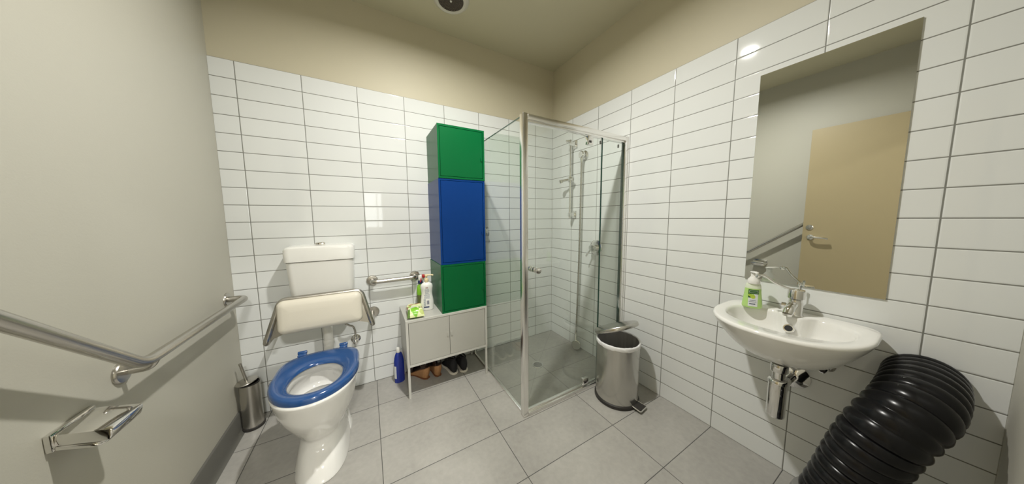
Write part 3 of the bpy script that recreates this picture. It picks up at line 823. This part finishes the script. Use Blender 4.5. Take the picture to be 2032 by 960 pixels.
sp_ = obj('side_panel', box(SX-.003, SX+.003, SY+.02, -.012, .010, SH-.006), m_glass, t)
obj('edge_strip', box(SX-.0031, SX+.0031, SY+.024, -.012, SH-.009, SH-.005), m_glass_edge, sp_)
obj('fixed_panel', box(2.108, JX+.004, SY-.003, SY+.003, .018, SH-.036), m_glass, t)
obj('seal_strip', box(2.1045, 2.1080, SY-.005, SY+.005, .02, SH-.034), m_glass_edge, t)
obj('seal_strip', box(JX-.010, JX+.002, SY+.002, SY+.012, .02, SH-.04), m_glass_edge, t)
dp = obj('glass_door', box(SX+.026, 2.101, SY-.003, SY+.003, .036, SH-.052), m_glass, t)
kx, kz = 1.552, .905
b = new(); add_lathe(b, [(.015, .003), (.016, .006), (.016, .014), (.009, .018), (.009, .028), (.017, .032), (.018, .044), (.016, .048), (0, .049)], (kx, SY, kz), (0, -1, 0), 28)
add_lathe(b, [(.015, .003), (.016, .006), (.016, .014), (.009, .018), (.009, .028), (.017, .032), (.018, .044), (.016, .048), (0, .049)], (kx, SY, kz), (0, 1, 0), 28)
obj('door_knob', b, m_chrome, dp, smooth=True)
for z0, z1 in ((SH-.105, SH-.050), (.032, .078)):
    b = new(); add_box(b, 1.962, 2.012, SY-.012, SY+.012, z0, z1, bev=.003)
    pv = obj('pivot', b, m_chrome, dp, smooth=True)
    add = box(1.972, 1.992, SY-.014, SY-.0115, z0+.012, z0+.026); obj('pivot_cap', add, m_dark, pv)
for xx in (2.108, 2.290):
    obj('clip', box(xx-.022, xx-.016, SY-.0045, SY+.0045, SH-.086, SH-.064), m_greyg, t)

# drain grate
dxc, dyc = 1.865, -.452
t = thing('floor_drain', 'round chrome floor drain in the shower floor', 'drain', (dxc, dyc, 0))
obj('rim', lathe([(.037, .0005), (.037, .003), (.044, .0035), (.046, .0005)], (dxc, dyc, 0), seg=40, cap0=False, cap1=False), m_chrome, t, smooth=True)
obj('hole', lathe([(0, .0004), (.039, .0004), (.039, .0008), (0, .0008)], (dxc, dyc, 0), seg=40), m_hole, t)
b = new()
for i in range(-5, 6):
    d = i*.0068; h = math.sqrt(max(0, .037**2-d*d)); add_box(b, -h, h, d-.0017, d+.0017, .001, .003)
bmesh.ops.transform(b, matrix=Matrix.Translation((dxc, dyc, 0)) @ Matrix.Rotation(R(15), 4, 'Z'), verts=b.verts)
obj('grate', b, m_chrome, t)

# robe hook
hk = (1.625, 0, 1.085)
t = thing('robe_hook', 'chrome robe hook on the shower tiles behind the cabinet tower', 'hook', hk)
obj('plate', box(hk[0]-.012, hk[0]+.012, -.006, 0, hk[2]-.03, hk[2]+.045, bev=.002), m_chrome, t, smooth=True)
obj('hook_arm', tube(smooth_path([(hk[0], -.004, hk[2]-.005), (hk[0], -.025, hk[2]-.025), (hk[0], -.045, hk[2]-.022), (hk[0], -.050, hk[2]+.002)], 6), .006, 10), m_chrome, t, smooth=True)
obj('upper_arm', tube(smooth_path([(hk[0], -.004, hk[2]+.035), (hk[0], -.02, hk[2]+.048), (hk[0], -.032, hk[2]+.040)], 6), .005, 10), m_chrome, t, smooth=True)

# shower rail
ry, rx = -.330, W-.060
t = thing('shower_rail', 'vertical chrome shower rail with slider on the tiled wall', 'shower rail', (W, ry, 1.2))
obj('rail', lathe([(.010, 0), (.010, .690)], (rx, ry, 1.205), seg=20), m_chrome, t, smooth=True)
for z in (1.862, 1.238):
    b = new(); add_box(b, W-.008, W, ry-.024, ry+.024, z-.035, z+.035, bev=.003); add_box(b, rx-.012, W-.006, ry-.013, ry+.013, z-.018, z+.018, bev=.003); obj('bracket', b, m_chrome, t, smooth=True)
b = new(); add_lathe(b, [(.018, 0), (.020, .004), (.020, .046), (.018, .05)], (rx, ry, 1.525), seg=24); add_lathe(b, [(.010, 0), (.014, .014), (.017, .018), (.017, .032), (.014, .035)], (rx, ry, 1.55), (0, -1, 0), 20)
sl = obj('slider', b, m_chrome, t, smooth=True)
b = new(); add_tube(b, [(rx-.01, ry+.01, 1.55), (rx-.035, ry+.045, 1.545), (rx-.045, ry+.060, 1.540)], .011, 14); add_lathe(b, [(.017, -.014), (.019, .014)], (rx-.05, ry+.066, 1.538), (-.3, .1, 1), 20)
obj('handset_cradle', b, m_chrome, sl, smooth=True)
b = new(); add_lathe(b, [(.012, 0), (.013, .016), (.009, .02), (.009, .028), (.012, .032), (.008, .04)], (rx-.004, ry, 1.88), (-.5, .8, .2), 16); obj('end_cap', b, m_chrome, t, smooth=True)

# hand shower hanging from its wall outlet
oy, oz = -.452, 1.745
t = thing('hand_shower', 'chrome hand shower hanging by its hose down to the shower floor', 'hand shower', (W-.04, -.43, .02))
b = new(); add_lathe(b, [(.034, 0), (.036, .004), (.036, .014), (.030, .020), (.020, .022), (.017, .040)], (W, oy, oz), (-1, 0, 0), 36)
add_lathe(b, [(.026, 0), (.030, .006), (.030, .020), (.024, .026), (0, .027)], (W-.036, oy, oz), (-1, 0, 0), 32)
obj('wall_outlet', b, m_chrome, t, smooth=True)
b = new(); add_lathe(b, [(.013, 0), (.014, .004), (.014, .022), (.011, .030), (.011, .045)], (W-.048, oy, oz-.020), (0, 0, -1), 20); obj('hose_nut', b, m_chrome, t, smooth=True)
hp = smooth_path([(W-.048, oy, oz-.05), (W-.048, oy+.002, 1.35), (W-.047, oy+.010, .9), (W-.045, oy+.022, .5), (W-.042, oy+.034, .235)], 34)
b = new(); add_tube(b, hp, .0085, 12, rfun=lambda L: .0085+.0011*math.sin(L*2*PI/.0125*.55)); obj('hose', b, m_ss, t, smooth=True)
b = new(); add_tube(b, smooth_path([(W-.042, oy+.034, .245), (W-.043, oy+.036, .17), (W-.050, oy+.030, .105), (W-.055, oy+.022, .065)], 6), .012, 16, rfun=lambda L: .0095+.020*L); hd = obj('handle', b, m_chrome, t, smooth=True)
hc = Vector((W-.058, oy+.016, .048)); hax = Vector((-.82, -.50, .12))
b = new(); add_lathe(b, [(0, -.014), (.022, -.013), (.040, -.006), (.044, .002), (.043, .008), (.040, .010)], hc, hax, 36); sh = obj('spray_head', b, m_chrome, t, smooth=True)
m_face = mat('grey_spray_face', (.42, .42, .40), .4)
b = new(); add_lathe(b, [(.040, .0095), (.038, .012), (0, .013)], hc, hax, 36); sf = obj('spray_face', b, m_face, sh, smooth=True)
b = new(); u_, v_, d_ = frame_from(hax)
for ring_, n_ in ((.012, 8), (.022, 14), (.032, 20)):
    for k in range(n_):
        a = 2*PI*k/n_; p = hc + d_*.0125 + u_*(ring_*math.cos(a)) + v_*(ring_*math.sin(a)); add_lathe(b, [(.0016, 0), (.0012, .002)], p, hax, 6)
n_ = obj('nozzles', b, m_plastic, sf); n_['kind'] = 'stuff'

# shower mixer
my_, mz_ = -.590, .957
t = thing('shower_mixer', 'round chrome shower mixer with pin lever on the tiles', 'mixer tap', (W, my_, mz_))
b = new(); add_lathe(b, [(.066, 0), (.066, .004), (.060, .007), (.030, .008)], (W, my_, mz_), (-1, 0, 0), 48); obj('cover_plate', b, m_chrome, t, smooth=True)
b = new(); add_lathe(b, [(.025, .006), (.026, .010), (.025, .034), (.030, .036), (.030, .056), (.026, .062), (0, .063)], (W, my_, mz_), (-1, 0, 0), 32); kn = obj('knob', b, m_chrome, t, smooth=True)
obj('lever', tube([(W-.048, my_+.006, mz_-.004), (W-.066, my_+.034, mz_-.050), (W-.070, my_+.045, mz_-.072)], .007, 12), m_chrome, kn, smooth=True)

# ------------------------------------------------------------------ pedal bin
bc = Vector((2.112, -1.020, 0)); BR = .133
t = thing('pedal_bin', 'brushed stainless steel pedal bin with open lid and white liner', 'bin', bc)
bx_ = bc.x; by_ = bc.y
obj('base_ring', lathe([(BR+.001, 0), (BR+.007, .003), (BR+.007, .020), (BR+.001, .026), (0, .026)], bc, seg=64), m_dark, t, smooth=True)
obj('body', lathe([(BR, .022), (BR, .405), (BR-.002, .405)], bc, seg=72, cap0=False, cap1=False), m_bin, t, smooth=True)
obj('inner_bucket', lathe([(BR-.003, .404), (BR-.0045, .404), (BR-.0045, .03), (0, .03)], bc, seg=72, cap0=False), m_dark, t, smooth=True)
NS = 144
def wob(i, k, amp):
    a = 2*PI*i/NS
    return amp*(math.sin(a*7+k*1.3)+.7*math.sin(a*16+k*2.1)+.5*math.sin(a*27+k*3))
def liner_ring(r, h, amp, k, sgn, hw=0):
    return [Vector((bx_+(r+sgn*abs(wob(i, k, amp)))*math.cos(2*PI*i/NS), by_+(r+sgn*abs(wob(i, k, amp)))*math.sin(2*PI*i/NS), h+wob(i, k+5, hw))) for i in range(NS)]
LR = [liner_ring(BR+.0016, .382, .0003, 0, 1, .0014), liner_ring(BR+.0026, .386, .0012, .4, 1, .0012), liner_ring(BR+.0030, .392, .0016, .8, 1, .0008), liner_ring(BR+.0034, .400, .0014, 1.4, 1, .0006), liner_ring(BR+.0026, .406, .0010, 1.9, 1, .0006), liner_ring(BR-.001, .410, .0008, 2.2, 1, .0006), liner_ring(BR-.006, .406, .0012, 2.5, -1, .0008)]
ln = obj('liner', add_rings(new(), LR, False, False), m_bag, t, smooth=True, angle=80)
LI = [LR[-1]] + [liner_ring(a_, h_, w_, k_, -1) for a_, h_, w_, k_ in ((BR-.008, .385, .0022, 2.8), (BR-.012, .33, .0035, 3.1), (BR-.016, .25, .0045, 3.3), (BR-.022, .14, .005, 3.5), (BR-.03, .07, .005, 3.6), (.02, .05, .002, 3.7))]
obj('liner_bag', add_rings(new(), LI, False, True), m_bag_thin_shade, ln, smooth=True, angle=80)  # thin inner liner, its shade comes from the darker see-through material
# lid, hinged at the back
ha = Vector((0, 1, 0)); hinge = bc + ha*(BR+.004) + Vector((0, 0, .413))
ax_h = Vector((0, 0, 1)).cross(ha)        # hinge axis
LT = R(24)
Rl = Matrix.Rotation(LT, 4, ax_h)
cc = bc + Vector((0, 0, .415))
def lidm(bm_): bmesh.ops.transform(bm_, matrix=Matrix.Translation(hinge) @ Rl @ Matrix.Translation(-hinge), verts=bm_.verts); return bm_
test = (Rl @ (cc-hinge).to_4d()).to_3d()
if test.z < 0: Rl = Matrix.Rotation(-LT, 4, ax_h)
b = lathe([(0, .0), (BR-.004, .0), (BR+.006, .000), (BR+.008, .003), (BR+.008, .019), (BR+.004, .024), (BR-.03, .029), (BR*.4, .032), (0, .033)], cc, seg=72)
lid_ = obj('lid', lidm(b), m_bin, t, smooth=True)
b = new(); p0 = bc + ha*(BR+.006); sd = ax_h.normalized()
for s in (-1, 1): add_lathe(b, [(.007, -.012), (.007, .012)], p0 + sd*.03*s + Vector((0, 0, .408)), sd, 14)
add_poly_prism(b, [p0+sd*.04+Vector((0, 0, .37)), p0-sd*.04+Vector((0, 0, .37)), p0-sd*.04+Vector((0, 0, .405)), p0+sd*.04+Vector((0, 0, .405))], ha*.006)
obj('hinge', b, m_dark, t, smooth=True)
pd = Vector((.135, -.99, 0)).normalized(); ps = Vector((0, 0, 1)).cross(pd)
q0 = bc + pd*(BR-.004)
b = new()
def pq(a, s, z): return q0 + pd*a + ps*s + Vector((0, 0, z))
add_poly_prism(b, [pq(.005, -.032, .018), pq(.050, -.036, .014), pq(.050, .036, .014), pq(.005, .032, .018)], (0, 0, .006)); pdl = obj('pedal', b, m_dark, t)
b = new(); add_tube(b, fillet([pq(0, -.036, .022), pq(.054, -.038, .017), pq(.054, .038, .017), pq(0, .036, .022)], .008), .004, 10); obj('pedal_trim', b, m_chrome, pdl, smooth=True)

# ------------------------------------------------------------------ mirror
MY0, MY1, MZ0, MZ1 = -1.968, -1.562, .898, 1.873
t = thing('wall_mirror', 'tall frameless rectangular mirror on the tiles above the basin', 'mirror', (W, (MY0+MY1)/2, MZ0))
obj('backing', box(W-.0045, W, MY0, MY1, MZ0, MZ1), m_greyc, t)
obj('mirror_glass', box(W-.006, W-.0045, MY0, MY1, MZ0, MZ1), m_mirror, t)

# ------------------------------------------------------------------ basin
RIM = .782; ycb = -1.752
t = thing('wash_basin', 'white ceramic wall-hung wash basin under the mirror', 'basin', (W, ycb, .58))
NB = 112
def basin_out(i):
    a = 2*PI*i/NB; c, s = math.cos(a), math.sin(a)   # c<0: front (-x)
    n = 2.25 if c < 0 else 5.5; hx = .260 if c < 0 else .165
    return Vector((2.202+hx*spow(c, 2/n), ycb+.226*spow(s, 2/n), 0))
def basin_in(i):
    a = 2*PI*i/NB; c, s = math.cos(a), math.sin(a)
    n = 2.2 if c < 0 else 3.0; hx = .168 if c < 0 else .118
    x = 2.184+hx*spow(c, 2/n); y = ycb+.182*spow(s, 2/n)
    if c > 0:   # ledge for the tap pushes into the bowl
        w = math.exp(-((y-ycb+.012)/.045)**4); x -= .052*w*min(1, c*2)
    return Vector((x, y, 0))
rings = []
for z, s in interp([(.597, .05), (.598, .16), (.605, .30), (.621, .46), (.647, .62), (.681, .76), (.715, .865), (.743, .94), (.764, .985), (.773, 1.0)], 3):
    ring = []
    for i in range(NB):
        p = basin_out(i); fx = 2.367 if p.x > 2.34 else None
        cxs, cys = 2.235, ycb
        x = cxs+(p.x-cxs)*s if p.x < cxs else cxs+(p.x-cxs)*(s**.35)
        ring.append(Vector((min(x, 2.3665), cys+(p.y-cys)*s, z)))
    rings.append(ring)
for k, z in ((.992, .781), (.975, .784), (.95, .783)):
    rings.append([Vector((min(2.235+(basin_out(i).x-2.235)*k, 2.3665), ycb+(basin_out(i).y-ycb)*k, z)) for i in range(NB)])
for k, z in ((1.04, .7825), (1.0, .779), (.975, .769), (.955, .750), (.91, .718), (.80, .685), (.60, .668), (.35, .660), (.14, .656)):
    cx_, cy_ = 2.165, ycb
    ring = []
    for i in range(NB):
        p = basin_in(i); q = basin_in(i)
        x = cx_+(p.x-cx_)*k; y = cy_+(p.y-cy_)*k
        ring.append(Vector((x, y, z)))
    rings.append(ring)
b = new(); add_rings(b, rings, True, True)
bs = obj('bowl', b, m_white, t, smooth=True, angle=75)
obj('waste', lathe([(.020, .0), (.024, .002), (.022, .004), (.014, .0035), (.012, .002)], (2.165, ycb, .656), seg=28), m_chrome, t, smooth=True)
OVX = 2.2255; b = new(); ov = Vector((2.232, ycb-.006, .736)); oax = Vector((-.93, 0, .35))
add_lathe(b, [(.009, -.002), (.010, .003), (.016, .0035), (.018, -.001), (.018, -.004)], ov, oax, 28, cap0=False, cap1=False); og = obj('overflow_ring', b, m_chrome, t, smooth=True)
b = new(); add_lathe(b, [(0, .0005), (.0125, .0005), (.0125, .0036), (0, .0038)], ov, oax, 20); obj('overflow_hole', b, m_hole, og)

# mixer tap on the basin
tx, ty, tz = 2.293, -1.758, .781
t = thing('basin_tap', 'chrome basin mixer tap with a long bent care lever', 'tap', (tx, ty, tz))
b = new(); add_lathe(b, [(.026, 0), (.027, .004), (.024, .008), (.023, .060), (.021, .064), (.021, .072)], (tx, ty, tz), seg=32); bo = obj('tap_body', b, m_chrome, t, smooth=True)
b = new(); add_tube(b, smooth_path([(tx-.002, ty+.002, tz+.050), (tx-.022, ty+.004, tz+.047), (tx-.044, ty+.006, tz+.034), (tx-.056, ty+.008, tz+.015)], 6), .017, 18, flat=1.0); add_lathe(b, [(.014, 0), (.016, .010)], (tx-.057, ty+.008, tz+.007), seg=20)
obj('spout', b, m_chrome, t, smooth=True)
b = new(); add_lathe(b, [(.022, .074), (.027, .077), (.027, .108), (.025, .114), (0, .117)], (tx, ty, tz), seg=32); cp = obj('cap', b, m_chrome, t, smooth=True)
b = new(); lv = smooth_path([(tx-.005, ty+.004, tz+.112), (tx-.030, ty+.030, tz+.122), (tx-.055, ty+.058, tz+.142), (tx-.078, ty+.083, tz+.168), (tx-.093, ty+.099, tz+.170)], 6)
add_tube(b, lv, .0055, 12, flat=1.0, rfun=lambda L: .0045+.008*L); add_lathe(b, [(.007, 0), (.0095, .003), (.0095, .010), (.006, .012)], lv[-1]+Vector((.002, -.002, -.005)), (-.5, .5, .2), 14)
obj('lever', b, m_chrome, cp, smooth=True)
obj('pop_up_rod', lathe([(.0025, .0), (.0025, .125), (.0045, .128), (.0045, .140), (0, .142)], (tx+.036, ty, tz), seg=12), m_chrome, t, smooth=True)
b = new(); add_lathe(b, [(.007, .018), (.007, .025), (.010, .027), (.010, .040), (0, .042)], (tx, ty, tz+.040), (-.15, 1, 0), 16); obj('side_knob', b, m_chrome, t, smooth=True)

# soap bottle
so = Vector((2.264, -1.626, RIM+.0015))
m_soap = mat('green_soap', (.45, .68, .22), .10, coat=.4)
m_soapclear = mat('clear_green_plastic', (.72, .78, .62), .12, coat=.3)
m_dgreen = mat('dark_green_print', (.03, .12, .02), .4)
m_lime = mat('lime_print', (.42, .55, .05), .4)
t = thing('soap_bottle', 'green foaming hand soap bottle with white pump on the basin', 'soap bottle', so)
sa = R(110)    # broad side turned to the room
sprof = interp([(.93, 0), (1.0, .004), (1.0, .014), (.92, .040), (.84, .066), (.80, .084)], 3)
sbody = obj('bottle_body', ell_lathe(sprof, so, .037, .024, sa), m_soap, t, smooth=True)
obj('bottle_shoulder', ell_lathe(interp([(.80, .0842), (.78, .094), (.70, .103), (.58, .108)], 3), so, .037, .024, sa), m_soapclear, t, smooth=True)
b = new(); add_lathe(b, [(.023, .105), (.024, .108), (.022, .122), (.014, .132), (.012, .136), (.012, .150)], so, seg=32); obj('pump_collar', b, m_plastic, t, smooth=True)
b = new(); rings = []
hdv = Vector((-.87, -.50, 0)).normalized(); hsv = Vector((0, 0, 1)).cross(hdv)
for a_, w_, z0, z1 in ((-.018, .006, .151, .156), (-.010, .013, .150, .157), (.0, .016, .150, .158), (.014, .014, .151, .158), (.030, .007, .153, .158), (.043, .005, .152, .157)):
    rings.append([so+hdv*a_+hsv*(w_*math.cos(2*PI*k/16))+Vector((0, 0, (z0+z1)/2+(z1-z0)/2*math.sin(2*PI*k/16))) for k in range(16)])
add_rings(b, rings); obj('pump_head', b, m_plastic, t, smooth=True)
def soap_pt(u, h, off=.0006):
    r = 1
    for (r0, h0), (r1, h1) in zip(sprof, sprof[1:]):
        if h0 <= h <= h1: r = r0+(r1-r0)*(h-h0)/max(1e-6, h1-h0); break
    # broad faces have normals across the narrow axis; take the one facing the room
    yy = .024*r*math.sqrt(max(0, 1-(u/(.037*r))**2))+off
    c, s = math.cos(sa), math.sin(sa); x, y = -u, yy
    return Vector((so.x+x*c-y*s, so.y+x*s+y*c, so.z+h))
def soap_strip(bm_, poly, off):
    vs = [bm_.verts.new(soap_pt(u, h, off)) for u, h in poly]; bm_.faces.new(vs)
def soap_grid(bm_, u0, u1, h0, h1, off, n=8):
    pr = [(bm_.verts.new(soap_pt(u0+(u1-u0)*i/n, h0, off)), bm_.verts.new(soap_pt(u0+(u1-u0)*i/n, h1, off))) for i in range(n+1)]
    for a, c in zip(pr, pr[1:]): bm_.faces.new((a[0], c[0], c[1], a[1]))
b = new()
for k in range(7): soap_grid(b, -.016, .018, .008+k*.006, .0145+k*.006, .0006)
soap_grid(b, .004, .018, .050, .062, .0006)
sl_ = obj('label', b, m_lblw, sbody, smooth=True)
b = new(); soap_grid(b, -.017, .020, .062, .080, .0007); soap_grid(b, -.017, -.006, .044, .062, .0009); obj('label_band', b, m_dgreen, sl_)
b = new()
soap_grid(b, -.013, .017, .0745, .0752, .0012); soap_grid(b, -.013, .017, .0665, .0672, .0012); soap_grid(b, -.0135, -.0125, .0665, .0752, .0012, 1); soap_grid(b, .0165, .0175, .0665, .0752, .0012, 1); obj('label_outline', b, m_lblw, sl_)
b = new(); soap_strip(b, [(.000+.009*math.cos(2*PI*k/20), .050+.0085*math.sin(2*PI*k/20)) for k in range(20)], .0013); soap_strip(b, [(-.011+.006*math.cos(2*PI*k/16), .056+.005*math.sin(2*PI*k/16)) for k in range(16)], .0012); obj('lime_picture', b, m_lime, sl_)
b = new()
for h_, w_ in ((.033, .010), (.027, .013), (.019, .011), (.0165, .011)):
    u = -w_
    while u < w_: ww = .0015+.003*random.random(); soap_grid(b, u, min(u+ww, w_), h_, h_+.0022, .0012, 2); u += ww+.001
obj('printed_text', b, m_navy, sl_)
t.scale = (.96, .96, 1.085)

# bottle trap
px_, py_ = 2.160, -1.758
t = thing('bottle_trap', 'chrome bottle trap and waste pipe under the basin', 'drain trap', (px_, py_, .38))
b = new(); add_lathe(b, [(.026, .0), (.027, .003), (.027, .030), (.025, .034), (.020, .036), (.0195, .085)], (px_, py_, .600), (0, 0, -1), 32); obj('inlet_pipe', b, m_chrome, t, smooth=True)
b = new(); add_lathe(b, [(.022, 0), (.028, .004), (.031, .010), (.031, .020), (.029, .022), (.029, .160), (.027, .165), (0, .166)], (px_, py_, .537), (0, 0, -1), 40); obj('trap_bottle', b, m_chrome, t, smooth=True)
b = new(); add_lathe(b, [(.016, 0), (.016, W-px_-.03)], (px_+.03, py_, .482), (1, 0, 0), 24); add_lathe(b, [(.022, 0), (.024, .004), (.024, .022), (.021, .025)], (px_+.036, py_, .482), (1, 0, 0), 28); obj('outlet_pipe', b, m_chrome, t, smooth=True)
b = new(); add_lathe(b, [(.056, 0), (.055, .004), (.042, .012), (.024, .020), (.018, .022)], (W, py_, .482), (-1, 0, 0), 40); obj('wall_flange', b, m_chrome, t, smooth=True)

# stop tap under the basin
t = thing('stop_valve', 'small chrome stop valve on the tiles under the basin', 'valve', (W, -1.850, .56))
b = new(); add_lathe(b, [(.026, 0), (.026, .003), (.018, .010), (.012, .013)], (W, -1.850, .578), (-1, 0, 0), 28); obj('flange', b, m_chrome, t, smooth=True)
b = new(); add_lathe(b, [(.010, 0), (.010, .045), (.014, .048), (.014, .068), (.008, .072)], (W, -1.850, .578), (-1, 0, 0), 20); tv = obj('tap_head', b, m_chrome, t, smooth=True)
b = new(); add_lathe(b, [(.0, .0), (.008, .0), (.008, .0022), (0, .0022)], (W-.0725, -1.850, .578), (-1, 0, 0), 16); obj('bore', b, m_hole, tv)
obj('hose', tube(smooth_path([(W-.035, -1.850, .58), (W-.035, -1.850, .605), (W-.036, -1.850, .612)], 6), .006, 10), m_ss, t, smooth=True)

# corrugated hose in the near right corner
t = thing('corrugated_hose', 'black corrugated hose with grey slotted collar standing beside the basin', 'hose', (2.065, -1.935, 0))
def hp_(z0): return None
path = smooth_path([(2.065, -1.935, .20), (2.066, -1.955, .28), (2.067, -1.977, .38), (2.068, -2.000, .48), (2.085, -2.025, .555), (2.14, -2.05, .61), (2.24, -2.06, .635), (2.365, -2.06, .64)], 40)
b = new(); add_tube(b, path, .085, 36, rfun=lambda L: .076+.010*abs(math.sin(L*PI/.036))**.55); obj('flexible_tube', b, m_blackp, t, smooth=True, angle=70)
b = new(); add_lathe(b, [(.098, 0), (.100, .004), (.100, .185), (.094, .205), (.070, .209)], (2.065, -1.935, 0), seg=48); cl = obj('collar', b, m_greyg, t, smooth=True)
b = new()
for k in range(22):
    a = 2*PI*k/22; p = Vector((2.065+.1002*math.cos(a), -1.935+.1002*math.sin(a), 0)); tt = Vector((-math.sin(a), math.cos(a), 0))
    add_poly_prism(b, [p-tt*.004+Vector((0, 0, .07)), p+tt*.004+Vector((0, 0, .07)), p+tt*.004+Vector((0, 0, .175)), p-tt*.004+Vector((0, 0, .175))], Vector((math.cos(a), math.sin(a), 0))*.0012)
obj('slots', b, m_hole, cl)
